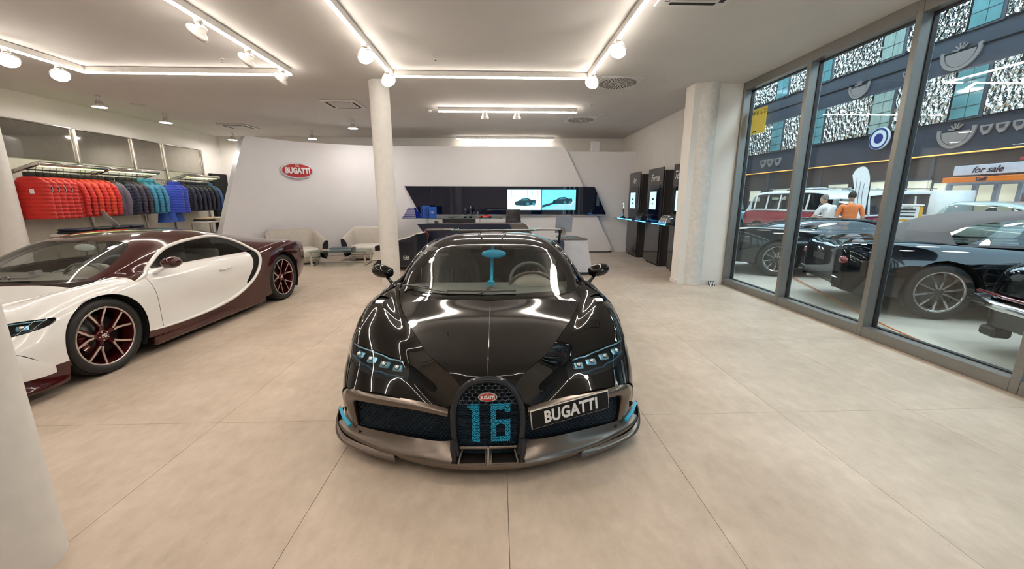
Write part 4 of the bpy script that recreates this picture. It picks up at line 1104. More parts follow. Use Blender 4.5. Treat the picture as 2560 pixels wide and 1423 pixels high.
# video wall strip
vw = thing('video_wall', 'long slanted black glass screen wall showing two car pictures', 'screen', (0, 11.70, 0))
MB().prism([(-2.66, 1.935), (2.80, 1.925), (3.17, 1.135), (-2.26, 1.145)], -.03, .045, 'xz').build('black_glass', m_screenb, vw)
for (x, w_) in ((-1.35, .02), (2.36, .045), (-1.9, .012)): MB().box((x, -.0305, 1.53), (w_, .004, .77)).build('joint', mat('screen_joint', (.035, .034, .034), .3), vw)
m_s1 = mat('screen_pale', (.55, .82, .88), .4, emit=.9, ecol=(.45, .78, .88), var=.12, vscale=2)
m_s2 = mat('screen_aqua', (.10, .55, .68), .4, emit=.75, ecol=(.12, .55, .70), var=.3, vscale=1.5)
m_sd = mat('screen_dark', (.01, .06, .10), .4, emit=.10, ecol=(.02, .10, .16))
m_sm = mat('screen_mid', (.03, .2, .28), .4, emit=.25, ecol=(.05, .35, .45))
def pic_car(par, cx, cz, s, fl=1):
    b = [(-.5, -.10), (-.46, .02), (-.30, .06), (-.15, .16), (.12, .18), (.30, .10), (.48, .10), (.5, -.04), (.42, -.12), (.1, -.17), (-.2, -.16), (-.42, -.15)]
    MB().prism([(cx + x * s * fl, cz + z * s) for x, z in b], -.040, -.038, 'xz').build('picture_car', m_sd, par)
    MB().prism([(cx + x * s * fl, cz + z * s) for x, z in [(-.20, .06), (-.10, .14), (.10, .15), (.20, .08)]], -.042, -.040, 'xz').build('picture_window', m_sm, par)
    for wx in (.12, .40): MB().cyl((cx + wx * s * fl, -.0425, cz - .09 * s), (cx + wx * s * fl, -.040, cz - .09 * s), .075 * s, n=16).build('picture_wheel', m_sm, par)
for k, x0 in enumerate((.27, 1.275)):
    sc_ = MB().box((x0 + .495, -.034, 1.55), (.985, .006, .575)).build('display', m_s1 if k == 0 else m_s2, vw)
    if k == 0:
        for q in range(6): MB().box((x0 + .13 + q * .15, -.039, 1.745), (.008, .003, .17)).build('picture_line', m_sd, vw)
        MB().box((x0 + .5, -.039, 1.655), (.95, .003, .012)).build('picture_line', m_sd, vw)
        pic_car(vw, x0 + .52, 1.49, .62, 1)
    else:
        MB().prism([(x0 + .01, 1.40), (x0 + .40, 1.50), (x0 + .40, 1.45), (x0 + .01, 1.33)], -.040, -.038, 'xz').build('picture_rail', m_sd, vw)
        MB().prism([(x0 + .01, 1.27), (x0 + .985, 1.27), (x0 + .985, 1.56), (x0 + .5, 1.42)], -.039, -.037, 'xz').build('picture_road', mat('screen_road', (.25, .55, .62), .4, emit=.55, ecol=(.25, .55, .65)), vw)
        pic_car(vw, x0 + .60, 1.53, .58, 1)
        MB().prism([(x0 + .80, 1.40), (x0 + .83, 1.40), (x0 + .95, 1.52), (x0 + .92, 1.52)], -.041, -.039, 'xz').build('picture_line', m_s1, vw)
MB().prism([(-2.25, 1.135), (3.19, 1.125), (3.19, 1.098), (-2.25, 1.108)], -.04, .045, 'xz').build('lower_ledge', m_edge, vw)

# ---------------------------------------------------------------- kiosks
m_kiosk = mat('kiosk_brown_black', (0.030, 0.026, 0.024), 0.12, spec=.5, coat=.3)
m_script = mat('script_white', (.75, .74, .72), .5)
for (y0, y1, title, lab, sx0, sx1) in ((10.68, 11.55, 'Art', 'tall dark display kiosk nearest the far wall with script lettering Art', 0, 1), (9.20, 10.10, 'Forme', 'middle tall dark display kiosk with script lettering Forme', 0, 1), (7.74, 8.65, 'Technique', 'tall dark display kiosk partly hidden by the wall end with script lettering', 0, 1)):
    yc = (y0 + y1) / 2; k = thing('display_kiosk', lab, 'kiosk', (3.78, yc, 0), 0, 'tall display kiosks')
    MB().box((0.012, 0, 1.165), (.024, y1 - y0, 2.25), .004).build('front_panel', m_kiosk, k)
    MB().box((.14, -.10, 1.12), (.23, y1 - y0 - .08, 2.20), .006).build('cabinet', mat('kiosk_side', (.018, .015, .014), .35), k)
    MB().box((.13, -.06, .02), (.20, y1 - y0 - .14, .04)).build('plinth', m_gap, k)
    MB().box((-.003, -.03, 1.47), (.008, .62, .86), .002).build('screen_glass', m_screenb, k)
    MB().box((-.008, .05, 1.535), (.004, .40, .42)).build('display', mat('kiosk_screen', (.55, .85, .9), .4, emit=.55, ecol=(.5, .8, .88)), k)
    for q, (dy, dz, s) in enumerate(((.04, .02, .16), (.05, -.08, .10), (.05, .15, .03))): MB().prism([(dy - s / 2, 1.535 + dz), (dy - s / 4, 1.535 + dz + s * .22), (dy + s / 4, 1.535 + dz + s * .25), (dy + s / 2, 1.535 + dz - s * .05), (dy, 1.535 + dz - s * .12)], -.012, -.010, 'yz').build('picture_shape', m_sd, k)
    text('script_title', title, .24, m_script, k, (-.004, 0, 2.06), (R(90), 0, R(-90)), .004, shear=.45, sx=.8)
gs = thing('glass_shelf', 'long blue-lit glass shelf running in front of the dark kiosks', 'shelf', (3.6, 9.5, 1.045))
MB().box((0, .25, 0), (.32, 4.3, .014), .003).build('glass_plate', m_clear, gs)
m_blue_led = mat('blue_led', (.05, .4, .9), .3, emit=6.0, ecol=(.03, .35, 1.0))
for (y, L) in ((1.62, .55), (.95, .55), (.05, .7), (-1.05, .75)): MB().box((-.163, y, 0), (.008, L, .016)).build('led_edge', m_blue_led, gs)
for y in (1.6, .15, -1.3): MB().box((.12, y, -.02), (.10, .5, .02), .004).build('bracket', m_kiosk, gs)
sc = thing('figurine', 'slender silver figurine on the blue-lit shelf by the Art kiosk', 'figurine', (3.56, 11.30, 1.052))
MB().box((0, 0, .015), (.12, .12, .03), .004).build('base', m_gap, sc)
MB().tube([(0, 0, .03), (.01, .02, .12), (-.015, -.01, .22), (.012, 0, .32), (0, .02, .40), (.01, 0, .48)], [.03, .022, .035, .022, .03, .008], 10).build('body', m_chrome, sc)
def engine(lab, y, m, m2):
    t = thing('engine_model', lab, 'model', (3.58, y, 1.052))
    rnd = random.Random(int(y * 100))
    MB().box((0, 0, .07), (.16, .34, .12), .02).build('block', m, t)
    for q in range(8):
        MB().cyl((-.09, -.15 + q * .043, .05), (-.04, -.15 + q * .043, .15), .017, n=10).build('exhaust_pipe', m2, t)
    for q in range(4): MB().lathe([(.001, -.02), (.035, -.02), (.04, 0), (.035, .02), (.001, .02)], 12, (-.085, -.15 + q * .1, .035), 'x').build('turbo', m2, t)
    MB().tube([(-.02, -.17, .14), (0, -.08, .165), (0, .08, .165), (-.02, .17, .14)], .025, 8).build('intake_pipe', m, t)
engine('dark scale model engine on the blue-lit shelf by the middle kiosk', 9.85, m_dark, mat('gunmetal', (.12, .12, .13), .3, metal=.8))
engine('bright metal model engine on the blue-lit shelf nearest the viewer', 8.35, m_chrome, m_silver)
ds = thing('floor_wedge', 'small black and white striped door wedge on the floor by the window frame', 'wedge', (3.95, 7.02, 0), R(-15))
MB().prism([(-.05, 0), (.05, 0), (.05, .07)], -.05, .05, 'yz').build('body', m_dark, ds)
for q in range(3): MB().box((-.03 + q * .03, -.012 + .0, .030), (.010, .11, .003), 0, (R(35), 0, 0)).build('stripe', m_txt, ds)

# ================================================================ CLOTHING RACKS ON THE LEFT WALL
m_post = mat('rack_chrome', (.52, .50, .46), .18, metal=.95)
m_mirr = mat('rack_mirror', (.42, .40, .36), .04, metal=.9)
m_lime = mat('rack_backboard', (.52, .50, .44), .6)
m_rledg = mat('rack_led', (.75, .95, .35), .4, emit=5.0, ecol=(.62, .85, .22))
rk = thing('rack_wall', 'chrome post wall system with mirrored upper panels behind the jackets', 'shelving', (-8.78, 0, 0))
for y in (7.50, 8.90, 10.22, 11.12, 12.45): MB().box((.05, y, 1.49), (.05, .06, 2.98), .01).build('post', m_post, rk)
for (y0, y1) in ((7.53, 8.87), (8.93, 10.19), (10.25, 11.09), (11.15, 12.42)):
    MB().box((.02, (y0 + y1) / 2, 2.64), (.02, y1 - y0, .66), .003).build('mirror_panel', m_mirr, rk)
    MB().box((.03, (y0 + y1) / 2, 2.985), (.03, y1 - y0, .022), .003).build('top_rail', m_post, rk)
    MB().box((.02, (y0 + y1) / 2, 1.16), (.02, y1 - y0, 2.26), .003).build('back_board', m_lime, rk)
dk = tag(MB().box((-8.70, 13.0, 1.17), (.1, .66, 2.34)).build('trim_3', m_gap), 'black doorway panel beside the end of the racks', 'panel', kind='structure')
def rail_unit(y0, y1, lab):
    t = thing('clothes_rail', lab, 'clothes rail', (-8.70, (y0 + y1) / 2, 2.16), 0, 'chrome canopy clothes rails'); L = y1 - y0
    MB().cyl((.52, -L / 2, 0.03), (.52, L / 2, 0.03), .036, n=14).build('front_tube', m_post, t)
    for y in (-L / 2, L / 2): MB().box((.26, y, -.05), (.54, .05, .07), .012, (0, R(-17), 0)).build('side_arm', m_post, t)
    MB().box((.47, 0, -.015), (.025, L - .06, .014)).build('led_strip', m_rledg, t)
    MB().cyl((.30, -L / 2, -.075), (.30, L / 2, -.075), .013, n=10).build('hanging_bar', m_dark, t)
rail_unit(7.60, 8.86, 'chrome canopy rail above the red jackets')
rail_unit(8.92, 10.15, 'chrome canopy rail above the grey and teal jackets')
rail_unit(11.02, 12.25, 'chrome canopy rail above the navy jackets')

def jacket_meshes(sleeveless=False, nq=11):
    H = .70; body = MB(); G = []
    for i in range(nq * 4 + 1):
        z = -.06 - H * i / (nq * 4); t = i / (nq * 4.0)
        q = abs(math.sin(PI * nq * t)) ** .55 * .014
        sh = min(1.0, (t / .16)) ** .6
        w_ = .075 + (.215 - .075) * sh - .012 * t; d_ = .055 + .055 * min(1, t / .25) + .01 * t
        G.append([((w_ + q) * math.copysign(abs(math.cos(a)) ** .7, math.cos(a)), (d_ + q) * math.copysign(abs(math.sin(a)) ** .8, math.sin(a)), z) for a in np.linspace(0, 2 * PI, 21)])
    body.grid(G)
    col = MB(); G = [[((.072 + .006 * math.sin(PI * k / 3)) * math.cos(a), (.055 + .006 * math.sin(PI * k / 3)) * math.sin(a), -.075 + .03 * k) for a in np.linspace(0, 2 * PI, 17)] for k in range(4)]
    col.grid(G)
    slv = []
    for sd in (1, -1):
        s = MB(); G = []; ns = nq - 1
        for i in range(ns * 4 + 1):
            t = i / (ns * 4.0); q = abs(math.sin(PI * ns * t)) ** .55 * .010
            c = (sd * (.165 + .10 * min(1, t * 2.2) ** .7 - .02 * t), -.01 - .04 * t, -.115 - .62 * t); r = (.070 - .022 * t) * min(1, .35 + t * 6)
            G.append([(c[0] + (r * .62 + q) * math.cos(a), c[1] + (r + q) * math.sin(a), c[2]) for a in np.linspace(0, 2 * PI, 13)])
        s.grid(G); slv.append(s)
    hang = MB().tube([(0, 0, .115), (.018, 0, .10), (.015, 0, .08), (0, 0, .065), (0, 0, .0), (0, 0, -.05)], .004, 6).tube([(-.16, 0, -.105), (0, 0, -.045), (.16, 0, -.105)], .008, 6)
    return body, col, slv, hang
JB = {}
def jacket(kind, colr, loc, lab, rz=0.0, sc=1.0, patch=None, inner=None, group='puffer jackets on the wall rails'):
    key = (kind, colr)
    if key not in JB:
        b, c, s, h = jacket_meshes(kind == 'vest', 11 if kind != 'plain' else 2)
        m = mat('fabric_%s' % colr, FAB[colr], .55, var=.18, vscale=9, sheen=.2, bump=.15, bscale=25)
        JB[key] = (b.mesh('body', m), c.mesh('collar', mat('fabric_collar_' + (inner or colr), FAB[inner or colr], .6)), [x.mesh('sleeve', m) for x in s], h.mesh('hanger', mat('hanger_black', (.02, .02, .02), .4)))
    t = thing('jacket' if kind != 'vest' else 'vest', lab, 'jacket' if kind != 'vest' else 'vest', loc, rz, group)
    t.scale = (sc, sc * .66, sc); bm_, cm, sm, hm = JB[key]
    bo = link('body', bm_, None, t); link('collar', cm, None, t); link('hanger', hm, None, t)
    if kind != 'vest':
        for q in sm: link('sleeve', q, None, t)
    if patch == 'tag': MB().box((.03, -.142, -.30), (.055, .004, .075)).build('price_tag', m_txt, t)
    if patch == 'arm':
        o_ = MB().ell((.135, -.100, -.26), (.058, .036, .085), 14, 8).build('armhole_lining', mat('lining_black', (.012, .012, .013), .7), t)
        MB().tube([(.135 + .060 * math.cos(a), -.118 - .010 * abs(math.sin(a)), -.26 + .088 * math.sin(a)) for a in np.linspace(0, 2 * PI, 20)[:-1]], .006, 6, closed=True).build('armhole_piping', mat('piping_grey', (.5, .4, .42), .5), t)
    return t
FAB = dict(red=(.58, .014, .007), orange=(.66, .040, .007), grey=(.11, .10, .14), navy=(.011, .012, .040), plum=(.032, .025, .052), teal=(.03, .22, .36), blue=(.015, .05, .42), black=(.012, .012, .014), deep=(.006, .007, .030), denim=(.04, .12, .30))
ZJ = 2.085; XJ = -8.40; rzj = R(22)
for k in range(5): jacket('vest', 'red', (XJ + .04, 7.58 + k * .115, ZJ - .06), ['frontmost red quilted vest with a white price tag at the end of the rail', 'red quilted vest just behind the one with the price tag', 'third red quilted vest from the left end of the rail', 'fourth red quilted vest from the left end of the rail', 'last red quilted vest before the red jackets'][k], rzj, 1.08, 'tag' if k == 0 else 'arm', 'black')
for k in range(6): jacket('puffer', 'orange' if k in (2, 4) else 'red', (XJ, 8.20 + k * .135, ZJ - .06), ['first red puffer jacket behind the row of red vests', 'second red puffer jacket behind the row of red vests', 'orange-red puffer jacket in the middle of the red group', 'fourth red puffer jacket behind the row of red vests', 'second orange-red puffer jacket near the grey one', 'last red puffer jacket beside the grey jacket'][k], rzj, 1.06, None, 'black')
jacket('plain', 'grey', (XJ, 9.10, ZJ - .06), 'plain grey jacket hanging beside the red puffer jackets', rzj, 1.08, None, 'black')
for k in range(3): jacket('puffer', 'plum' if k else 'navy', (XJ, 9.34 + k * .16, ZJ - .06), ['dark navy puffer jacket right of the plain grey jacket', 'dark plum puffer jacket in the middle rail', 'dark plum puffer jacket beside the teal ones'][k], rzj, 1.06, None, 'black')
for k in range(3): jacket('puffer', 'teal', (XJ, 9.80 + k * .17, ZJ - .06), ['first teal puffer jacket beside the dark ones', 'second teal puffer jacket in the middle rail', 'last teal puffer jacket at the end of the middle rail'][k], rzj, 1.05)
for k in range(2): jacket('vest', 'blue', (-8.26, 10.56 + k * .17, ZJ - .10), ['royal blue quilted vest partly behind another one', 'front royal blue quilted vest hanging on a short arm'][k], R(55), 1.0)
for k in range(7): jacket('puffer', 'deep' if k < 6 else 'denim', (XJ, 11.08 + k * .175, ZJ - .07), ['first navy puffer jacket on the far rail', 'second navy puffer jacket on the far rail', 'third navy puffer jacket on the far rail', 'fourth navy puffer jacket on the far rail', 'fifth navy puffer jacket on the far rail', 'sixth navy puffer jacket on the far rail', 'lighter blue striped puffer jacket at the far end of the far rail'][k], rzj, 1.0)
arm = thing('face_out_arm', 'short chrome arm with bare hangers between the rails', 'clothes rail', (-8.72, 10.7, 2.05))
MB().cyl((0, 0, 0), (.55, 0, -.02), .012, n=8).build('bar', m_post, arm)
for k in range(5): MB().tube([(.12 + k * .05, 0, .0), (.12 + k * .05, 0, -.06), (.12 + k * .05, .17, -.12)], .006, 6).build('hanger', m_chrome, arm)
# lower displays
def cloth_table(lab, loc, L, n, cols, z=.98):
    t = thing('display_table', lab, 'table', loc)
    MB().box((0, 0, z - .02), (.55, L, .04), .006).build('top', mat('table_white', (.6, .58, .55), .4), t)
    for sx in (-.24, .24):
        for sy in (-L / 2 + .05, L / 2 - .05): MB().box((sx, sy, (z - .04) / 2), (.04, .04, z - .04), .004).build('leg', m_post, t)
    for k in range(n):
        y = loc[1] - L / 2 + L * (k + .5) / n
        for q in range(2):
            g = MB().box((0, 0, .025), (.40 - .03 * q, L / n * .82, .045), .018); c_ = cols[(k + q) % len(cols)]
            o = g.build('folded_shirt', mat('fold_' + c_, {**FAB, 'tan': (.45, .33, .20), 'cream': (.6, .56, .5)}[c_], .75, bump=.3, bscale=18))
            o.location = (loc[0] + .01 * q, y, z + .048 * q); o.rotation_euler = (0, 0, R((k * 37 + q * 11) % 9 - 4))
            pos = ['first', 'second', 'third', 'fourth', 'fifth'][k]
            tag(o, '%s folded %s shirt of the %s pile on the %s display table' % (('lower', 'upper')[q], {'deep': 'navy', 'tan': 'tan', 'cream': 'cream', 'black': 'black'}[c_], pos, lab.split()[0]), 'shirt', 'folded shirts on the display tables')
cloth_table('low display table in front of the red jackets with folded shirts', (-7.9, 8.25, 0), 1.5, 4, ['black', 'deep', 'black'], .93)
cloth_table('far display table under the navy jackets with folded shirts', (-8.1, 11.7, 0), 1.2, 3, ['black', 'tan', 'cream'], .98)
pn = thing('leaning_panel', 'leaning silver-edged glass panel below the red jackets', 'panel', (-8.0, 8.55, .9), R(-15))
MB().box((0, 0, .2), (.14, .01, .52), .004, (R(20), R(-26), 0)).build('glass_sheet', mat('leaning_glass', (.55, .58, .60), .15, metal=.4), pn)
for k in range(3):
    bg_ = thing('blue_bag', ['left royal blue bag hanging low below the teal jackets', 'middle royal blue bag hanging low below the blue vests', 'right royal blue bag hanging low below the blue vests'][k], 'bag', (-8.3, 10.22 + k * .22, .98), R(20 + 10 * k), 'royal blue bags')
    MB().grid([[((.14 - .05 * t) * math.cos(a), (.07 - .04 * t) * math.sin(a), .02 + .26 * t) for a in np.linspace(0, 2 * PI, 15)] for t in (0, .15, .5, .85, 1.0)]).build('body', mat('bag_blue', (.02, .08, .40), .5, bump=.2, bscale=20), bg_)
    MB().tube([(-.06, 0, .26), (-.03, 0, .36), (.03, 0, .36), (.06, 0, .26)], .008, 6).build('handle', m_txt, bg_)
br = thing('lower_rail', 'short lower chrome rail holding the royal blue bags', 'clothes rail', (-8.70, 10.45, 1.36))
MB().cyl((.4, -.45, 0), (.4, .45, 0), .014, n=8).build('bar', m_post, br)
for y in (-.45, .45): MB().cyl((0, y, 0), (.4, y, 0), .012, n=8).build('bracket', m_post, br)
# ================================================================ LOUNGE AND RECEPTION
m_cream = mat('leather_cream', (0.50, 0.46, 0.41), 0.45, bump=0.06, bscale=120)
m_creamw = mat('leather_white', (0.66, 0.63, 0.58), 0.42, bump=0.05, bscale=120)
m_shell = mat('shell_navy', (0.014, 0.016, 0.026), 0.3, coat=.3)
def armchair(lab, loc, rz, logo=False):
    """tub chair facing -y in its own frame: padded inner band, dark outer shell, seat cushion, skirt"""
    t = thing('armchair', lab, 'armchair', loc, rz)
    def path(u):   # u -1..1 around the U, returns plan point and top height
        a = abs(u); s = 1 if u >= 0 else -1
        if a < .45: x = a / .45 * .36; y = .40 - .03 * (a / .45) ** 2
        elif a < .65: q = (a - .45) / .2; x = .36 + .12 * math.sin(q * PI / 2); y = .37 - .14 * (1 - math.cos(q * PI / 2))
        else: q = (a - .65) / .35; x = .48 + .035 * q; y = .23 - .62 * q
        h = .82 - (0 if a < .5 else (a - .5) / .5 * .26)
        return s * x, y, h
    U = np.linspace(-1, 1, 37); outer, inner = [], []
    for u in U:
        x, y, h = path(u); n = A([x, y + .1]); n = n / np.linalg.norm(n); lean = .10
        def P(off, z): k = off + lean * (z - .3) * .6; return (x + n[0] * k, y + n[1] * k, z)
        outer.append([P(-.01, .10), P(.015, .20), P(.03, .40), P(.03, h - .06), P(.025, h - .012)])
        inner.append([P(.025, h - .012), P(.0, h + .012), P(-.04, h), P(-.075, h - .06), P(-.09, .46), P(-.10, .30)])
    MB().grid(outer).build('outer_shell', m_shell, t); MB().grid(inner).build('padded_back', m_cream, t)
    for e in (0, -1):
        MB().add(outer[e] + inner[e][1:], [tuple(range(len(outer[e]) + len(inner[e]) - 1))]).build('arm_end', m_shell, t)
    G = []
    for (z, k) in ((.16, .90), (.19, .98), (.30, 1.0), (.345, .985), (.37, .93), (.375, .80), (.378, .0)):
        row = []
        for a in np.linspace(0, 2 * PI, 41):
            cx, cy = math.cos(a), math.sin(a); sx = math.copysign(abs(cx) ** .35, cx); sy = math.copysign(abs(cy) ** .35, cy)
            row.append((.405 * k * sx, -.06 + .36 * k * sy, z + .02 * (k < .9) * 0))
        G.append(row)
    MB().grid(G).build('seat_cushion', m_creamw, t)
    G = []
    for (z, k) in ((.045, .80), (.06, .88), (.13, .95), (.16, .95)):
        G.append([(.42 * k * math.copysign(abs(math.cos(a)) ** .4, math.cos(a)), -.05 + .37 * k * math.copysign(abs(math.sin(a)) ** .4, math.sin(a)), z) for a in np.linspace(0, 2 * PI, 33)])
    MB().grid(G).build('skirt', m_cream, t)
    for (x, y) in ((-.3, -.32), (.3, -.32), (-.3, .22), (.3, .22)): MB().cyl((x, y, 0), (x, y, .06), .02, n=10).build('foot', m_chrome, t)
    return t
armchair('cream tub armchair with dark shell to the left of the glass table', (-5.02, 9.95, 0), R(38)).scale = (1.15, 1.15, 1.0)
armchair('cream tub armchair with dark shell behind the glass coffee table', (-3.44, 10.72, 0), R(4)).scale = (1.12, 1.12, 1.02)
ac = armchair('cream and navy armchair seen from its side right of the white column', (-2.20, 9.35, 0), R(-97)); ac.scale = (1.12, 1.12, 1.0)
# dark triangular side of the right hand chair with emblem
MB().prism([(-.50, .10), (.38, .10), (.38, .62), (.05, .62)], .530, .552, 'yz').build('side_panel', m_shell, ac)
MB().prism([(-.50, .24), (-.14, .24), (.05, .50), (-.42, .44)], .552, .560, 'yz').build('side_inset', m_creamw, ac)
text('side_emblem', 'EB', .12, m_txt, ac, (.566, .22, .30), (R(90), 0, R(90)), .006)
ct = thing('coffee_table', 'low glass coffee table on a chrome frame between the armchairs', 'table', (-3.83, 9.70, 0), R(3))
for sx in (-.62, .62):
    for sy in (-.26, .26): MB().box((sx, sy, .17), (.045, .012, .34), .003).build('leg', m_chrome, ct)
    MB().box((sx, 0, .006), (.045, .53, .012), .003).build('foot_bar', m_chrome, ct)
for sy in (-.26, .26): MB().box((0, sy, .335), (1.28, .03, .012), .003).build('top_bar', m_chrome, ct)
MB().box((0, .26, .010), (1.24, .02, .012), .003).build('stretcher', m_chrome, ct)
MB().box((0, 0, .351), (1.36, .62, .014), .003).build('glass_top', m_clear, ct)
bk = thing('large_book', 'thick dark blue coffee table book on the glass table', 'book', (-3.80, 9.72, .358), R(4))
MB().box((0, 0, .030), (.50, .36, .052), .002).build('pages', mat('page_blue', (.25, .33, .38), .6), bk)
MB().box((0, 0, .059), (.52, .38, .006), .001).box((0, 0, .003), (.52, .38, .006), .001).box((.257, 0, .031), (.006, .38, .06), .001).build('cover', mat('cover_teal', (.02, .05, .075), .35), bk)
for k, (x, y, c_) in enumerate(((-4.28, 9.74, (.45, .25, .2)), (-4.12, 9.63, (.5, .5, .48)))):
    mg = thing('magazine', ['reddish magazine at the left end of the glass table', 'pale magazine beside the reddish one on the glass table'][k], 'magazine', (x, y, .3585 ), R(10 + 14 * k), 'magazines on the glass table')
    MB().box((0, 0, .004 + .009 * k), (.21, .29, .008), .001).build('cover', mat('magazine_%d' % k, c_, .35, var=.4, vscale=20), mg)

# ---------------------------------------------------------------- glass shelf with books, bottles and model
sh = thing('glass_sideboard', 'long clear glass shelf standing in front of the white panel', 'shelf', (-1.25, 11.15, 0))
MB().box((0, 0, 1.055), (2.75, .42, .015), .003).build('glass_top', m_clear, sh)
for x in (-.72, .74): MB().box((x, .10, .524), (.015, .30, 1.047), .002).build('glass_leg', m_clear, sh)
for k in range(6):
    w_ = .44 - .048 * k
    b = thing('blue_book', ['bottom and widest book of the blue stack on the glass shelf', 'second book from the bottom of the blue stack', 'third book from the bottom of the blue stack', 'fourth book from the bottom of the blue stack', 'fifth book from the bottom of the blue stack', 'smallest book on top of the blue stack'][k], 'book', (-2.37, 11.12, 1.063 + k * .047), R(-20 + 2 * k), 'stack of blue books')
    MB().box((.004, 0, .022), (w_ - .02, w_ * .72, .034), .001).build('pages', mat('page_grey', (.30, .30, .42), .6), b)
    c_ = MB().box((0, 0, .042), (w_, w_ * .75, .006), .001).box((0, 0, .003), (w_, w_ * .75, .006), .001).box((w_ / 2 - .003, 0, .022), (.006, w_ * .75, .045), .001)
    c_.build('cover', mat('cover_blue', (.010, .025, .33), .3), b)
for k, (x, y, h_, rz_, lab) in enumerate(((-2.02, 11.20, .335, R(12), 'taller glossy blue presentation box on the glass shelf'), (-1.82, 11.10, .30, R(-6), 'front blue presentation box with an oval emblem on the glass shelf'))):
    b = thing('presentation_box', lab, 'box', (x, y, 1.0635), rz_)
    MB().box((0, 0, h_ / 2), (.25, .10, h_), .004).build('carton', mat('box_blue', (.008, .10, .48), .16, coat=.6), b)
    MB().box((-.09, -.051, h_ / 2), (.035, .002, h_ * .98)).build('spine_band', mat('box_navy', (.006, .02, .2), .2), b)
    if k == 1: MB().tube([(.03 + .05 * math.cos(a), -.052, h_ * .5 + .026 * math.sin(a)) for a in np.linspace(0, 2 * PI, 24)[:-1]], .0035, 6, closed=True).build('oval_emblem', m_txt, b); text('emblem_letters', 'EB', .035, m_txt, b, (.03, -.053, h_ * .5), (R(90), 0, 0), .002)
pt_ = thing('glass_dish', 'flat glass dish in the middle of the glass shelf', 'dish', (-1.30, 11.12, 1.063))
MB().lathe([(.001, .0), (.06, .0), (.17, .022), (.165, .028), (.05, .010), (.001, .010)], 24).build('bowl', glass('dish_glass', (.75, .8, .8), .1), pt_)
for k, (x, s_) in enumerate(((-.905, .88), (-.76, 1.08))):
    b = thing('champagne_bottle', ['smaller dark champagne bottle on the glass shelf', 'taller dark champagne bottle on the glass shelf'][k], 'bottle', (x, 11.10, 1.063)); b.scale = (s_, s_, s_)
    MB().lathe([(.001, 0), (.040, 0), (.043, .01), (.043, .14), (.036, .175), (.018, .22), (.015, .25), (.015, .262)], 18).build('glass_body', mat('bottle_black', (.006, .007, .008), .1), b)
    MB().lathe([(.0162, .215), (.0162, .262), (.018, .268), (.018, .285), (.001, .288)], 14).build('foil', m_silver, b)
    MB().lathe([(.0436, .035), (.0436, .115)], 18).build('label_band', mat('label_dark', (.03, .035, .04), .5), b)
    MB().lathe([(.0438, .06), (.0438, .085)], 18).build('label_print', mat('label_grey', (.35, .35, .36), .5), b)
for k, x in enumerate((-.655, -.565)):
    g = thing('wine_glass', ['left small stem glass beside the bottles', 'right small stem glass beside the bottles'][k], 'glass', (x, 11.12, 1.063), 0, 'stem glasses')
    MB().lathe([(.032, 0), (.030, .004), (.004, .008), (.004, .07), (.02, .085), (.036, .115), (.036, .14), (.028, .17)], 16).build('bowl', glass('stem_glass', (.9, .9, .9), .12), g)
mc = thing('model_car', 'red scale model racing car on the glass shelf', 'model', (-.35, 11.08, 1.063), R(-70))
mcg = [[(0, .0, .055), (.03, .0, .05), (.06, .0, .035), (.065, .0, .02)]]
MB().grid([[(w_ * math.cos(a), y, .024 + h_ * max(0, math.sin(a)) - .008 * (math.sin(a) < 0)) for a in np.linspace(-.3, PI + .3, 13)] for (y, w_, h_) in ((-.21, .005, .005), (-.20, .035, .02), (-.12, .05, .035), (-.03, .06, .045), (.02, .062, .07), (.10, .055, .05), (.18, .035, .035), (.21, .005, .02))]).build('body', mat('model_red', (.5, .008, .01), .12, coat=.8), mc)
for (x, y) in ((-.07, -.13), (.07, -.13), (-.07, .12), (.07, .12)): MB().lathe([(.001, -.014), (.03, -.014), (.034, 0), (.03, .014), (.001, .014)], 14, (x, y, .034), 'x').build('wheel', m_tyre, mc)
MB().box((0, .03, .088), (.06, .08, .03), .012).build('cockpit', m_dark, mc)
# ---------------------------------------------------------------- reception desk
dk_ = thing('reception_desk', 'navy and white angular reception desk behind the black car', 'desk', (0, 0, 0))
MB().prism([(-2.02, .965), (.27, .965), (.52, .50), (.75, 0.0), (-1.35, 0.0)], 9.98, 10.04, 'xz').build('front_panel', m_navyd, dk_)
MB().prism([(-1.92, 10.045), (.55, 10.045), (.70, 10.75), (-1.80, 10.75)], .925, .955).build('desk_top', mat('desk_taupe', (.12, .10, .09), .35), dk_)
MB().prism([(.28, .955), (.70, .955), (1.05, .40), (.62, .40)], 10.00, 10.05, 'xz').build('corner_panel', mat('desk_taupe'), dk_)
MB().prism([(-1.70, 0), (-1.60, 0), (-1.78, .925), (-1.86, .925)], 10.05, 10.70, 'xz').build('side_panel', m_panel, dk_)
wd_ = thing('side_counter', 'white slanted side counter with dark top beside the black car', 'counter', (0, 0, 0))
MB().prism([(1.36, .735), (1.83, .735), (1.985, .06), (1.36, .06)], 8.10, 8.16, 'xz').build('front_panel', mat('counter_white', (.56, .56, .60), .4), wd_)
MB().box((1.66, 8.42, .03), (.62, .60, .06), .004).build('plinth', m_navyd, wd_)
MB().prism([(1.30, 8.09), (1.84, 8.09), (1.72, 8.85), (1.30, 8.85)], .735, .765).build('counter_top', mat('desk_taupe'), wd_)
MB().prism([(1.86, 0.06), (1.70, .735), (1.40, .735), (1.40, .06)], 8.75, 8.80, 'xz').build('rear_panel', mat('counter_white'), wd_)
MB().prism([(1.00, .05), (1.345, .05), (1.345, .70), (1.30, .745), (1.00, .745)], 7.98, 8.09, 'xz').build('navy_end', mat('navy_soft', (.020, .035, .065), .45), wd_)
mo = thing('desktop_computer', 'silver desktop computer seen from behind on the side counter', 'computer', (1.42, 8.55, .765), R(-158))
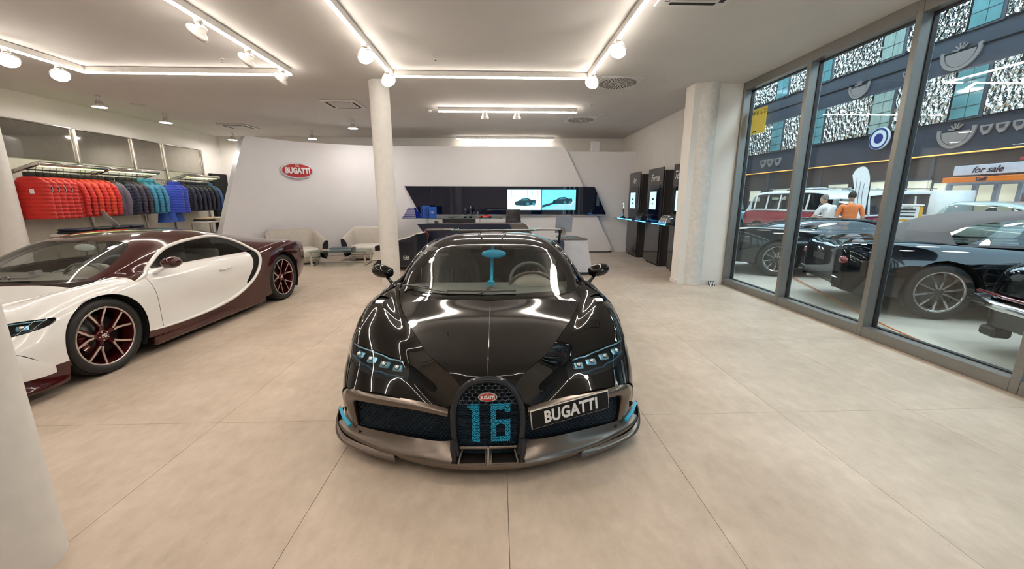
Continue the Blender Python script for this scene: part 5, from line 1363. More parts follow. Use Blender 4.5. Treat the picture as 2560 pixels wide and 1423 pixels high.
MB().box((0, 0, .27), (.42, .012, .36), .004, (R(-6), 0, 0)).build('screen_back', mat('computer_silver', (.45, .50, .62), .25, metal=.6), mo)
MB().strip([(.05, .02, .20), (.05, .10, .08), (.05, .11, 0.004)], .10, .006, (0, 1, 0)).box((.05, .06, .004), (.16, .14, .008), .003).build('stand', m_silver, mo)
MB().box((0, -.008, .27), (.40, .004, .34), 0, (R(-6), 0, 0)).build('screen_glass', m_screenb, mo)
mn = thing('desk_monitor', 'low black monitor standing behind the navy desk front', 'monitor', (-1.02, 10.45, .955), R(2))
MB().box((0, 0, .065), (.86, .03, .10), .006).build('screen', m_dark, mn); MB().box((0, .05, .01), (.26, .16, .02), .004).build('base', m_dark, mn)
tp = thing('desk_phone', 'small black desk phone left of the monitor', 'phone', (-1.60, 10.40, .955), R(5))
MB().box((0, 0, .02), (.10, .14, .04), .008, (R(12), 0, 0)).build('body', m_dark, tp); MB().box((-.03, 0, .05), (.035, .14, .025), .008).build('handset', m_dark, tp)
oc = thing('office_chair', 'black quilted office chair behind the reception desk', 'chair', (.43, 11.0, 0), R(3))
m_och = mat('office_leather', (.022, .020, .024), .35, bump=.05, bscale=90)
MB().grid([[(w_ * t, y + .05 * t * t, z) for t in np.linspace(-1, 1, 9)] for (y, z, w_) in ((.0, .50, .235), (.04, .60, .245), (.05, .80, .235), (.06, .95, .21), (.07, 1.02, .205), (.08, 1.27, .195), (.10, 1.29, .19), (.13, 1.27, .19), (.12, .95, .21), (.09, .50, .23))]).build('backrest', m_och, oc)
qd = MB().ell((0, 0, 0), (.017, .008, .012), 8, 5).mesh('quilt_button', mat('quilt_dark', (.035, .03, .03), .4))
for r_ in range(7):
    for c_ in range(9):
        x = -.165 + c_ * .041 + (.02 if r_ % 2 else 0)
        if abs(x) < .18: o = link('quilt_button', qd, None, oc); o.location = (x, .062 + .008 * (r_ / 6) + .05 * (x / .2) ** 2, 1.075 + r_ * .031)
for c_ in range(8): MB().tube([(-.175 + c_ * .05, .022 + .05 * ((-.175 + c_ * .05) / .22) ** 2, .62), (-.165 + c_ * .047, .040 + .05 * ((-.165 + c_ * .047) / .22) ** 2, .97)], .016, 6).build('back_channel', mat('channel_brown', (.07, .058, .05), .4), oc)
MB().box((0, -.24, .48), (.50, .50, .10), .03).build('seat', m_och, oc); MB().cyl((0, -.2, .08), (0, -.2, .45), .03, n=12).build('gas_lift', m_chrome, oc)
for k in range(5):
    a = 2 * PI * k / 5; MB().tube([(0, -.2, .10), (.28 * math.cos(a), -.2 + .28 * math.sin(a), .065)], [.025, .015], 8).build('base_leg', m_chrome, oc); MB().ell((.28 * math.cos(a), -.2 + .28 * math.sin(a), .03), (.03, .03, .03), 10, 6).build('castor', m_dark, oc)
for sx in (-.27, .27): MB().tube([(sx, -.05, .48), (sx * 1.05, -.05, .68), (sx * 1.05, -.38, .68), (sx, -.38, .48)], .014, 6).build('armrest', m_chrome, oc)
# ================================================================ THE HALL BEYOND THE WINDOWS
XF = 14.0
m_hfloor = mat('hall_concrete', (.62, .58, .52), .45, var=.12, vscale=1.2, bump=.03, bscale=60)
m_fac = mat('facade_slate', (.040, .043, .062), .45, var=.15, vscale=2)
m_brown = mat('facade_brown', (.075, .052, .045), .5, var=.2, vscale=1.5)
tag(MB().box((15.3, 8.0, -.06), (21.7, 44, .10)).build('floor_hall', m_hfloor), 'pale concrete floor of the hall outside the windows', 'floor', kind='structure')
tag(MB().box((XF + .25, 8, 1.45), (.5, 44, 2.9)).build('wall_hall_lower', m_brown), 'brown ground floor front across the hall', 'wall', kind='structure')
tag(MB().box((XF + .25, 8, 6.0), (.5, 44, 6.2)).build('wall_hall_upper', m_fac), 'dark slate upper front across the hall', 'wall', kind='structure')
tag(MB().box((9.3, 29.9, 4.5), (10.2, .3, 9)).build('wall_hall_end', m_fac), 'dark end wall of the hall', 'wall', kind='structure')
tag(MB().box((4.45, 21.5, 4.5), (.2, 16.2, 9)).box((4.52, 2.0, 6.4), (.1, 24, 5.2)).build('wall_hall_near', m_fac), 'outer wall of the showroom above its windows', 'wall', kind='structure')
def crumple():
    m = bpy.data.materials.new('crumpled_metal'); m.use_nodes = True; t = m.node_tree; b = t.nodes['Principled BSDF']
    tc = t.nodes.new('ShaderNodeTexCoord'); v = t.nodes.new('ShaderNodeTexVoronoi'); v.inputs['Scale'].default_value = 6.5
    n = t.nodes.new('ShaderNodeTexNoise'); n.inputs['Scale'].default_value = 4; n.inputs['Detail'].default_value = 3
    mp = t.nodes.new('ShaderNodeMapping'); mp.inputs['Scale'].default_value = (1, 1.5, .9)
    t.links.new(tc.outputs['Object'], mp.inputs['Vector']); t.links.new(mp.outputs[0], v.inputs['Vector']); t.links.new(mp.outputs[0], n.inputs['Vector'])
    mx = t.nodes.new('ShaderNodeMath'); mx.operation = 'MULTIPLY_ADD'; mx.inputs[1].default_value = 1.6
    t.links.new(n.outputs['Fac'], mx.inputs[0]); t.links.new(v.outputs['Distance'], mx.inputs[2])
    bp = t.nodes.new('ShaderNodeBump'); bp.inputs['Strength'].default_value = 1.0; bp.inputs['Distance'].default_value = .12
    t.links.new(mx.outputs[0], bp.inputs['Height']); t.links.new(bp.outputs[0], b.inputs['Normal'])
    r = t.nodes.new('ShaderNodeValToRGB'); r.color_ramp.elements[0].color = (.62, .56, .40, 1); r.color_ramp.elements[1].color = (.86, .88, .88, 1)
    t.links.new(n.outputs['Fac'], r.inputs['Fac']); t.links.new(r.outputs['Color'], b.inputs['Base Color'])
    b.inputs['Metallic'].default_value = 1.0; b.inputs['Roughness'].default_value = .07
    return m
m_crum = crumple()
m_wfr = mat('facade_window_frame', (.07, .075, .09), .4); m_wpane = mat('facade_pane', (.16, .33, .34), .06, spec=.7, var=.3, vscale=1.2); m_curt = mat('facade_curtain', (.34, .42, .36), .8, var=.3, vscale=6, stretch=(1, 8, .3))
WY = [6.35, 9.1, 12.08, 14.8, 17.8, 20.3, 23.0, 25.8]
ORD = ['first', 'second', 'third', 'fourth', 'fifth', 'sixth', 'seventh', 'eighth']
k = 0
for (z0, z1, rown) in ((3.9, 5.38, 'lower'), (6.42, 8.2, 'upper')):
    for i, y in enumerate(WY):
        hw = .44
        fw = thing('facade_window', '%s window in the %s row of the hall front, counted from the far end' % (ORD[len(WY) - 1 - i], rown), 'window', (XF, y, 0), 0, 'windows of the hall front')
        MB().box((-.03, 0, (z0 + z1) / 2), (.06, 2 * hw, z1 - z0), .01).build('frame', m_wfr, fw)
        for (ya, yb) in ((-hw + .10, -.01), (.01, hw - .03)):
            MB().box((-.07, (ya + yb) / 2, (z0 + z1) / 2), (.02, yb - ya, z1 - z0 - .12), .002).build('pane', m_wpane if i % 3 else m_curt, fw)
        for q in (1, 2, 3): MB().box((-.085, .03, z0 + (z1 - z0) * q / 4), (.012, 2 * hw - .14, .014)).build('glazing_bar', m_wfr, fw)
        if i < len(WY) - 1:
            ya, yb = y + hw + .04, WY[i + 1] - hw - .04
            o = MB().box((0, 0, 0), (.08, yb - ya, z1 - z0 - .06), .01).build('metal_panel', m_crum); o.location = (XF - .05, (ya + yb) / 2, (z0 + z1) / 2)
            tag(o, '%s crumpled shiny metal panel in the %s row, counted from the far end' % (ORD[len(WY) - 2 - i], rown), 'panel', 'crumpled metal facade panels')
m_neon = mat('neon_orange', (1, .5, .12), .4, emit=.75, ecol=(1, .33, .05))
nl = thing('light_line', 'thin orange light line running along the hall front', 'light', (XF - .1, 8, 2.93))
MB().box((0, 0, 0), (.05, 40, .035), .005).build('tube', m_neon, nl); MB().box((.059, 0, 0), (.08, 40, .06), .005).build('channel', m_wfr, nl)
MB().box((XF - .02, 8, 5.95), (.05, 40, .02)).build('joint', m_gap, bpy.data.objects['wall_hall_upper'])
# reliefs
m_rel = mat('relief_stone', (.28, .22, .20), .8, bump=.3, bscale=12)
def relief(lab, y, z, s, kind):
    t = thing('facade_relief', lab, 'relief', (XF - .001, y, z), 0)
    if kind == 'wheel':
        MB().prism([(s * math.cos(a), s * math.sin(a)) for a in np.linspace(PI * .95, 2 * PI * 1.02, 26)] + [(s * .82 * math.cos(a), s * .82 * math.sin(a)) for a in np.linspace(2 * PI * 1.02, PI * .95, 26)], -.05, .0, 'yz').build('rim', m_rel, t)
        MB().prism([(s * .74 * math.cos(a), s * .74 * math.sin(a) - .03) for a in np.linspace(PI, 2 * PI, 24)], -.04, .0, 'yz').build('half_disc', m_rel, t)
        for q in range(5):
            a = R(15 + 30 * q); MB().strip([(-.03, s * .1 * math.cos(a), s * .1 * math.sin(a)), (-.03, s * .42 * math.cos(a), s * .42 * math.sin(a))], .03, .04, (1, 0, 0)).build('spoke', m_rel, t)
    else:
        for q in range(3):
            x0 = (q - 1) * s * 1.1
            MB().prism([(x0 - s * .45, s * .3), (x0 + s * .45, s * .3), (x0 + s * .40, -s * .1), (x0 + s * .1, -s * .5), (x0 - s * .2, -s * .4), (x0 - s * .40, 0)], -.05, 0, 'yz').build('block', m_rel, t)
            MB().prism([(x0 - s * .2, s * .16), (x0 + s * .2, s * .16), (x0 + s * .12, -s * .12), (x0 - s * .14, -s * .1)], -.07, -.05, 'yz').build('inset', m_fac, t)
relief('stone relief of a half wheel above the orange light line on the right', 12.25, 3.62, .52, 'wheel')
relief('angular stone relief right of the lower half wheel', 11.1, 3.55, .34, 'block')
relief('upper stone relief of a half wheel between the window rows', 12.6, 5.95, .55, 'wheel')
relief('small angular stone relief beside the upper half wheel', 13.9, 5.75, .26, 'block')
relief('row of angular stone reliefs at the far end of the hall front', 20.6, 3.45, .50, 'block')
relief('faint half wheel relief between the far window rows', 16.0, 5.85, .45, 'wheel')
rd = thing('round_sign', 'round white sign with a dark blue centre on the hall front', 'sign', (XF - .25, 14.55, 3.72))
MB().box((.16, 0, 0), (.18, .1, .1), .01).build('bracket', m_wfr, rd)
MB().cyl((0, 0, 0), (.08, 0, 0), .38, n=36).build('disc', mat('sign_white', (.75, .75, .75), .4), rd); MB().cyl((-.012, 0, 0), (0, 0, 0), .17, n=30).build('centre', mat('sign_blue', (.02, .04, .2), .4), rd); MB().lathe([(.30, -.008), (.33, -.012), (.36, -.008)], 36, (0, 0, 0), 'x').build('rim_line', mat('sign_blue'), rd)
ex = thing('exit_sign', 'small green and white emergency exit sign hanging in the hall', 'sign', (11.5, 15.3, 3.25))
MB().cyl((0, 0, .1), (0, 0, 6.2), .012, n=6).build('hanging_rod', m_wfr, ex)
MB().box((0, 0, 0), (.05, .44, .22), .01).build('box', mat('exit_green', (.05, .5, .25), .4, emit=.5, ecol=(.05, .6, .25)), ex); MB().box((-.028, -.06, 0), (.004, .24, .18)).build('arrow_field', mat('exit_white', (.8, .9, .85), .4, emit=.5, ecol=(.8, .95, .9)), ex)
# lit shop windows on the ground floor
m_lit = mat('lit_interior', (.70, .66, .52), .5, emit=.28, ecol=(1, .92, .72), var=.35, vscale=.7)
m_wht = mat('hall_white', (.72, .72, .72), .5)
for i, (y, w_, z, h_) in enumerate(((21.5, .8, 1.75, .55), (19.6, .9, 1.8, .5), (18.4, .7, 1.85, .5), (16.2, .9, 1.95, .45), (14.6, 1.2, 2.0, .4), (13.0, .7, 1.95, .45), (12.35, .35, 1.9, .35))):
    t = thing('lit_shop_window', '%s bright lit shop opening on the ground floor, counted from the far end' % ORD[i], 'window', (XF, y, z), 0, 'lit shop openings across the hall')
    MB().box((-.03, 0, 0), (.06, w_, h_), .006).build('glow', m_lit, t)
    MB().box((-.045, 0, h_ / 2 + .02), (.09, w_ + .08, .05), .005).build('lintel', m_wfr, t)
    MB().box((-.04, w_ / 2 + .03, -.55), (.08, .05, h_ + 1.1), .005).build('jamb', m_wfr, t)
for y in (22.6, 20.6, 17.2, 15.4, 13.6, 12.7, 9.2, 7.5): MB().box((XF - .03, y, 1.45), (.06, .07, 2.9), .005).build('pilaster', m_wfr, bpy.data.objects['wall_hall_lower'])
# shop with sign
shp = thing('shop_entrance', 'grey framed shop doors under the white and orange signs', 'shop front', (XF - .06, 10.9, 0))
m_sfr = mat('shop_frame_grey', (.28, .30, .35), .4)
MB().box((-.05, 0, 2.02), (.12, 2.3, .08), .01).build('lintel', m_sfr, shp)
for y in (-1.1, -.62, -.1, .42, 1.1): MB().box((-.05, y, 1.0), (.12, .12, 2.0), .01).build('post', m_sfr, shp)
for (ya, yb) in ((-1.04, -.68), (-.56, -.16), (-.04, .36), (.48, 1.04)):
    MB().box((-.02, (ya + yb) / 2, 1.1), (.02, yb - ya, 1.75), .003).build('glazing', m_lit, shp); MB().box((-.05, (ya + yb) / 2, .14), (.08, yb - ya, .2), .01).build('kick_panel', m_sfr, shp)
MB().box((-.07, -.86, 1.5), (.02, .34, .45), .003).build('poster', mat('poster_red', (.25, .09, .08), .5, var=.4, vscale=5), shp)
s1 = thing('shop_sign', 'white sign board reading for sale in script above the orange beam', 'sign', (XF - .40, 10.75, 2.39))
MB().box((0, 0, 0), (.05, 1.95, .27), .008).build('board', mat('board_white', (.55, .55, .62), .4), s1)
text('script', 'for sale', .24, mat('sign_ink', (.03, .02, .02), .4), s1, (-.03, .15, -.01), (R(90), 0, R(-90)), .008, shear=.4, bold=.003)
s2 = thing('orange_beam', 'orange beam sign reading Gulf above the shop doors', 'sign', (XF - .50, 10.75, 2.12))
MB().box((0, 0, 0), (.14, 2.2, .15), .01).build('beam', mat('beam_orange', (.80, .20, .025), .35), s2)
text('letters', 'Gulf', .15, mat('gulf_blue', (.02, .02, .06), .4), s2, (-.075, .12, 0), (R(90), 0, R(-90)), .008, bold=.004)
bn = thing('red_banner', 'thin red banner behind the white sign board', 'sign', (XF - .2, 10.1, 2.62)); MB().box((0, 0, 0), (.03, .6, .08), .006).build('cloth', mat('banner_red', (.5, .04, .05), .5), bn)
for y in (-.2, .2): MB().cyl((.015, y, 0), (.20, y, 0), .008, n=6).build('bracket', m_wfr, bn)
# round counter and screens
rc = thing('round_counter', 'white curved counter panel in front of the shop', 'counter', (12.45, 10.65, 0))
MB().lathe([(.001, 0), (.42, 0), (.42, 1.78), (.40, 1.80), (.001, 1.80)], 30).build('drum', m_wht, rc); MB().lathe([(.425, .0), (.425, .08)], 30).build('plinth', m_wfr, rc)

# hall roof with skylight gap and lamps
tag(MB().box((6.5, 8, 9.45), (4.3, 44, .3)).box((14.2, 8, 9.45), (2.6, 44, .3)).build('ceiling_hall', m_fac), 'dark hall roof left and right of the long skylight', 'ceiling', kind='structure')
m_hl = mat('hall_lamp_glow', (1, 1, 1), .4, emit=HALL_E, ecol=(1, .94, .84))
for i, (x, y) in enumerate([(x, y) for y in (1.5, 4.5, 7.5, 10.5, 13.5, 17.0) for x in (6.3, 8.2)]):
    t = thing('hall_lamp', 'hanging round hall lamp, %s of the %s row counted from behind the viewer' % (ORD[i // 2], ('near', 'far')[i % 2]), 'light', (x, y, 6.0), 0, 'hanging hall lamps')
    MB().lathe([(.02, .35), (.10, .33), (.12, .15), (.42, .02), (.43, 0), (.40, 0)], 24).build('shade', m_wfr, t); MB().lathe([(.41, .01), (.001, .012)], 24).build('diffuser', m_hl, t)
    MB().cyl((0, 0, .3), (0, 0, 3.3), .012, n=6).build('cord', m_wfr, t)

# ---------------------------------------------------------------- parked cars
def hall_wheel(par, c, r, wd, side, fm, spokes=10, white=False):
    w = bpy.data.objects.new('wheel', None); COL.objects.link(w); w.parent = par; w.location = c; w.rotation_euler = (0, 0, 0 if side > 0 else PI)
    h = wd / 2; rr = r * .72
    MB().lathe([(rr, h - .01), (r - .03, h), (r - .005, h - .03), (r, h - .05), (r, -h + .05), (r - .03, -h), (rr, -h + .01)], 40, axis='x').build('tyre', m_tyre, w)
    MB().lathe([(rr + .006, h - .008), (rr - .012, h - .006), (rr - .018, h - .03), (rr - .03, -h + .03)], 36, axis='x').build('rim', fm, w)
    MB().lathe([(.001, .0), (rr * .8, 0), (rr * .8, -.03), (.001, -.03)], 28, axis='x').build('brake_disc', mat('brake_steel'), w)
    for k in range(spokes):
        a = 2 * PI * k / spokes + .2; MB().strip([(h - .035, .03 * math.cos(a), .03 * math.sin(a)), (h - .02, rr * .5 * math.cos(a), rr * .5 * math.sin(a)), (h - .022, (rr - .01) * math.cos(a), (rr - .01) * math.sin(a))], .022, .03, (1, 0, 0)).build('spoke', fm, w)
    MB().lathe([(.05, h - .05), (.045, h - .015), (.001, h - .012)], 20, axis='x').build('hub_cap', mat('hub_dark', (.03, .03, .035), .3), w)
    return w
def hall_car(name, lab, loc, rz, body, green, paint, roofm, wheels, r=.36, fm=None, cat='car', glassm=None, track=.80, roof_v=1.4):
    """body rows: (y, half width, z sill, z widest, z shoulder, z top); green rows: (y, half belt, z belt, half roof, z roof)"""
    t = thing(name, lab, cat, loc, rz); fm = fm or m_silver
    P = A([[(0, y, zt), (w_ * .55, y, zt - .004), (w_ * .86, y, zs), (w_, y, zw), (w_ * .985, y, (zw + zl) / 2), (w_ * .95, y, zl)] for (y, w_, zl, zw, zs, zt) in body])
    sh = Sh.grid(net(P, 6, 6)); n = sh.normals()
    if n[:, 2].mean() + n[:, 0].mean() < 0: sh.F = [f[::-1] for f in sh.F]
    y, z = sh.yz(); f = np.full(len(y), 1.0)
    for wy in wheels: f = np.minimum(f, np.hypot(y - wy, z - r) - r * 1.13)
    sh = sh.clip(f)[0]; sh.mb().build('body', paint, t)
    for e in (0, -1):
        ring = [tuple(p) for p in net(P, 1, 4)[e]]; MB().add(ring + [(-x, y, z) for x, y, z in ring[::-1]], [tuple(range(2 * len(ring)))]).build('rear_panel' if e == 0 else 'front_panel', paint, t)
    MB().box((0, (body[0][0] + body[-1][0]) / 2, .30), (1.2, body[-1][0] - body[0][0] - .9, .10), .02).build('underbody', m_gap, t)
    if green:
        Q = A([[(0, y, zr), (wr * .7, y, zr - .012), (wr, y, zr - .05), ((wr + wb) / 2 + .01, y + dy * .0, (zr + zb) / 2 - .02), (wb, y, zb)] for (y, wb, zb, wr, zr, dy) in green])
        g = Sh.grid(net(Q, 7, 6)); n = g.normals()
        if n[:, 2].mean() + n[:, 0].mean() < 0: g.F = [f[::-1] for f in g.F]
        u, v = g.UV[:, 0] / 7.0, g.UV[:, 1] / 6.0
        rows = len(green) - 1
        dW = np.maximum.reduce([2.25 - v, v - 3.85, 1.15 - u, u - (rows - 1.05)])
        rest, win = g.clip(dW)
        u, v = rest.UV[:, 0] / 7.0, rest.UV[:, 1] / 6.0
        dS = np.maximum.reduce([v - 2.05, (rows - .9) - u, u - (rows - .06)]); rest, ws = rest.clip(dS)
        rest.mb().build('roof', roofm, t); ws.mb().build('windscreen', glassm or m_sglass, t)
        for sd in (1, -1): win.mb(False, sd).build('side_window', glassm or m_sglass, t)
    for wy in wheels:
        for sd in (1, -1):
            hall_wheel(t, (track * sd, wy, r), r, .24, sd, fm)
            MB().grid([[(x * sd, wy + r * 1.15 * math.cos(q), r + r * 1.15 * math.sin(q)) for q in np.linspace(R(-25), R(205), 25)] for x in (track - .28, track + .12)]).build('wheel_well', m_gap, t, fix=False)
    return t
m_hblack = mat('hall_black_paint', (.004, .004, .006), .04, spec=.5)
m_softtop = mat('soft_top_cloth', (.11, .095, .10), .8, bump=.05, bscale=200)
AX = math.atan2(-.34, .94) - PI / 2
BODYA = [(0, .52, .36, .60, .78, .82), (.035, .68, .31, .62, .85, .89), (.14, .82, .28, .64, .91, .945), (.42, .92, .27, .66, .95, .985), (1.05, .965, .24, .66, .96, 1.00), (2.2, .955, .22, .64, .93, .97), (3.3, .955, .24, .64, .92, .965), (4.0, .94, .25, .63, .86, .90), (4.6, .84, .28, .58, .76, .80), (4.8, .66, .34, .52, .68, .70)]
GREENA = [(.75, .72, .95, .50, .96, 0), (1.10, .80, .96, .56, 1.18, 0), (1.65, .83, .96, .60, 1.36, 0), (2.35, .83, .95, .60, 1.40, 0), (2.85, .82, .945, .58, 1.34, 0), (3.55, .76, .93, .60, .95, 0)]
GREENC = [(.75, .72, .93, .50, .94, 0), (1.15, .80, .93, .56, 1.06, 0), (1.75, .83, .93, .60, 1.17, 0), (2.35, .83, .925, .60, 1.19, 0), (2.85, .82, .92, .58, 1.15, 0), (3.55, .76, .91, .60, .93, 0)]
ca = hall_car('convertible', 'black convertible with grey soft top parked tail-first behind the middle windows', (5.08, 6.03, 0), AX, BODYA, GREENA, m_hblack, m_softtop, (1.05, 3.85), .37)
MB().prism([(-.16, .80), (-.05, .835), (0, .80), (.05, .835), (.16, .80), (0, .765)], -.012, .0, 'xz').build('wing_badge', m_chrome, ca)
MB().box((0, -.004, .70), (.40, .01, .10), .003).build('plate', m_dark, ca)
for sd in (1, -1):
    MB().ell((.66 * sd, .055, .72), (.10, .05, .055)).build('tail_lamp', mat('hall_tail_red', (.25, .01, .015), .1, coat=1), ca)
    MB().lathe([(.075, -.06), (.085, -.05), (.085, .04), (.065, .05)], 20, (.50 * sd, .10, .37), 'y').build('exhaust', m_chrome, ca)
MB().box((0, .01, .46), (1.35, .02, .018), .006).build('bumper_line', m_chrome, ca)
BODYB = [(0, .62, .26, .60, .74, .78), (.04, .76, .23, .62, .82, .86), (.16, .84, .22, .63, .89, .93), (.45, .885, .30, .66, .94, .98), (1.05, .92, .28, .68, .98, 1.02), (2.3, .90, .26, .66, .94, .98), (3.6, .90, .28, .66, .94, .99), (4.4, .80, .32, .62, .88, .93), (4.75, .60, .38, .56, .76, .80)]
GREENB = [(.85, .62, .97, .40, .98, 0), (1.2, .70, .98, .50, 1.26, 0), (1.8, .74, .98, .56, 1.45, 0), (2.5, .74, .97, .56, 1.48, 0), (2.95, .72, .965, .54, 1.42, 0), (3.4, .68, .96, .50, 1.0, 0)]
cb = hall_car('classic_saloon', 'black classic car with chrome bumper at the right edge of the windows', (5.00, 3.24, 0), AX, BODYB, GREENB, m_hblack, m_hblack, (1.05, 3.75), .35)
MB().tube([(-.93, .35, .50), (-.86, -.04, .50), (-.4, -.12, .50), (.4, -.12, .50), (.86, -.04, .50), (.93, .35, .50)], .045, 10).build('bumper', m_chrome, cb)
MB().tube([(-.84, -.02, .585), (-.4, -.07, .585), (.4, -.07, .585), (.84, -.02, .585)], .018, 8).build('bumper_bar', mat('hall_tail_red'), cb)
MB().box((-.60, .04, .19), (.20, .16, .10), .02).build('silencer', m_dark, cb)
cc = hall_car('coupe', 'black coupe seen beyond the first window next to the concrete column', (5.05, 9.05, 0), AX, BODYA, GREENC, m_hblack, m_hblack, (1.05, 3.85), .36)
MB().box((0, -.004, .70), (.40, .01, .10), .003).build('plate', m_txt, cc)
# classic pale car behind the convertible
m_sage = mat('paint_sage', (.34, .42, .42), .2, coat=.7)
BODYV = [(0, .55, .45, .62, .80, .85), (.1, .70, .36, .66, .90, .95), (.9, .80, .30, .72, .98, 1.02), (2.2, .82, .28, .72, 1.00, 1.04), (3.4, .80, .30, .72, .98, 1.03), (4.2, .66, .36, .68, .92, .97), (4.35, .52, .44, .6, .8, .86)]
GREENV = [(.70, .60, 1.0, .38, 1.02, 0), (1.05, .68, 1.0, .50, 1.32, 0), (1.6, .72, 1.01, .56, 1.50, 0), (2.3, .72, 1.01, .56, 1.53, 0), (2.75, .70, 1.01, .54, 1.48, 0), (3.15, .66, 1.01, .50, 1.04, 0)]
cv = hall_car('vintage_car', 'pale sage vintage saloon parked behind the convertible', (11.2, 6.5, 0), R(-3), BODYV, GREENV, m_sage, m_sage, (.85, 3.4), .33, fm=m_chrome)
MB().box((-.70, 1.9, 1.14), (.012, .18, .24), .003).build('price_card', m_txt, cv)
# vans and pickup
def van(lab, loc, rz, low, rack):
    B_ = [(0, .72, .42, .85, 1.10, 1.14), (.08, .82, .34, .86, 1.12, 1.16), (.8, .86, .32, .88, 1.13, 1.17), (2.2, .86, .32, .88, 1.13, 1.17), (3.6, .86, .32, .88, 1.13, 1.17), (4.15, .82, .34, .84, 1.06, 1.10), (4.28, .66, .42, .75, .95, 1.0)]
    G_ = [(.02, .78, 1.12, .66, 1.15, 0), (.10, .82, 1.13, .70, 1.62, 0), (.5, .83, 1.13, .72, 1.86, 0), (2.0, .83, 1.13, .72, 1.92, 0), (3.3, .83, 1.13, .72, 1.88, 0), (3.8, .81, 1.10, .68, 1.72, 0), (4.2, .76, 1.04, .58, 1.10, 0)]
    t = hall_car('van', lab, loc, rz, B_, G_, low, m_wht, (.85, 3.3), .33, fm=m_chrome, cat='van', track=.72)
    for y in np.arange(.45, 3.6, .62):
        for sd in (1, -1): MB().box((.80 * sd, y, 1.45), (.03, .07, .62), .01, (0, R(-9 * sd), 0)).build('window_pillar', m_wht, t)
    if rack:
        for sd in (1, -1): MB().tube([(.62 * sd, .7, 1.98), (.62 * sd, 3.1, 1.98)], .018, 6).build('rack_rail', m_chrome, t)
        for y in np.arange(.8, 3.2, .45): MB().tube([(-.62, y, 1.98), (.62, y, 1.98)], .012, 6).build('rack_bar', m_chrome, t)
        for y in (.9, 2.8):
            for sd in (1, -1): MB().tube([(.60 * sd, y, 1.86), (.62 * sd, y, 1.98)], .012, 6).build('rack_foot', m_chrome, t)
    MB().ell((.5, 4.22, .72), (.10, .06, .10)).build('headlamp', m_chrome, t); MB().ell((-.5, 4.22, .72), (.10, .06, .10)).build('headlamp', m_chrome, t)
    return t
van('white van with red lower stripe beside the two visitors', (12.55, 13.75, 0), R(9), mat('van_red', (.32, .05, .06), .25, coat=.6), True)
van('white and dark red van with roof rack behind the second window post', (13.85, 12.45, 0), R(92), mat('van_maroon', (.22, .015, .05), .25, coat=.6), True).scale = (.95, .8, .95)
m_pick = mat('paint_skyblue', (.14, .34, .44), .25, coat=.5)
pk = hall_car('pickup', 'light blue vintage pickup with its bonnet up far down the hall', (12.7, 18.6, 0), R(14), [(0, .72, .45, .7, .95, .98), (.1, .78, .4, .72, .98, 1.02), (2.0, .80, .38, .72, .98, 1.02), (2.1, .80, .38, .74, 1.02, 1.06), (3.2, .80, .38, .74, 1.02, 1.06), (4.1, .70, .42, .72, .98, 1.02), (4.3, .6, .48, .7, .9, .95)], [(1.9, .7, 1.04, .6, 1.1, 0), (2.0, .72, 1.05, .6, 1.55, 0), (2.4, .74, 1.05, .62, 1.68, 0), (2.8, .73, 1.05, .6, 1.64, 0), (3.2, .70, 1.05, .56, 1.08, 0)], m_pick, m_pick, (.8, 3.45), .36, fm=m_wht)
MB().box((0, 3.45, 1.28), (1.2, .95, .03), .01, (R(-28), 0, 0)).build('open_bonnet', m_pick, pk)
MB().tube([(.5, 3.95, 1.0), (.52, 3.8, 1.45)], .012, 6).build('bonnet_stay', m_chrome, pk)
pu = thing('petrol_pump', 'yellow and white vintage petrol pump behind the convertible', 'petrol pump', (9.72, 9.15, 0), R(-48))
MB().box((0, 0, .72), (.46, .36, 1.40), .04).build('cabinet', mat('pump_yellow', (.75, .38, .03), .3, coat=.4), pu)
MB().box((-.02, -.185, 1.25), (.38, .012, .30), .01).build('dial_face', m_wht, pu)
for q, zz in enumerate((1.33, 1.26, 1.18)): MB().box((-.02, -.193, zz), (.26, .006, .025 if q else .04)).build('dial_band', m_dark, pu)
text('dial_letters', 'SUPER', .06, m_dark, pu, (-.02, -.195, 1.37), (R(90), 0, 0), .002)
MB().box((-.02, -.184, .70), (.38, .01, .70), .01).build('front_panel', m_wht, pu); MB().box((0, 0, 1.43), (.48, .38, .03), .01).build('cap', m_wht, pu)
MB().tube([(.24, 0, 1.1), (.34, -.05, .9), (.32, -.05, .35), (.25, 0, .3)], .016, 8).build('hose', m_dark, pu)
# beach flag
fg = thing('beach_flag', 'white teardrop beach flag standing behind the two visitors', 'flag', (10.2, 11.15, 0), R(-42))
MB().box((0, 0, .02), (.5, .5, .04), .01).build('base', m_dark, fg)
pole = [(.24, 0, .04), (.25, 0, .9), (.25, 0, 1.9), (.20, 0, 2.28), (.06, 0, 2.47), (-.09, 0, 2.42), (-.17, 0, 2.25)]
pp = spline(A(pole), 6); MB().tube([tuple(p) for p in pp], .012, 6).build('pole', m_dark, fg)
left = spline(A([(.02, .70), (.0, 1.2), (-.06, 1.75), (-.17, 2.25)]), 6); right = [(p[0] - .012, p[2]) for p in pp if p[2] > .70]
poly_ = [tuple(p) for p in left] + right[::-1]
MB().prism(poly_, -.004, .004, 'xz').build('cloth', mat('flag_white', (.70, .72, .75), .7, bump=.1, bscale=6), fg)
for q in range(3):
    st_ = [(-.055 + .085 * q + .03 * t + .008 * math.sin(9 * t + q), -.008, 2.16 - .20 * q * .4 - 1.0 * t) for t in np.linspace(0, .95 - .12 * q, 24)]
    MB().strip(st_, .010, .003, (0, 1, 0)).build('print_line', mat('flag_ink', (.12, .12, .16), .6), fg)
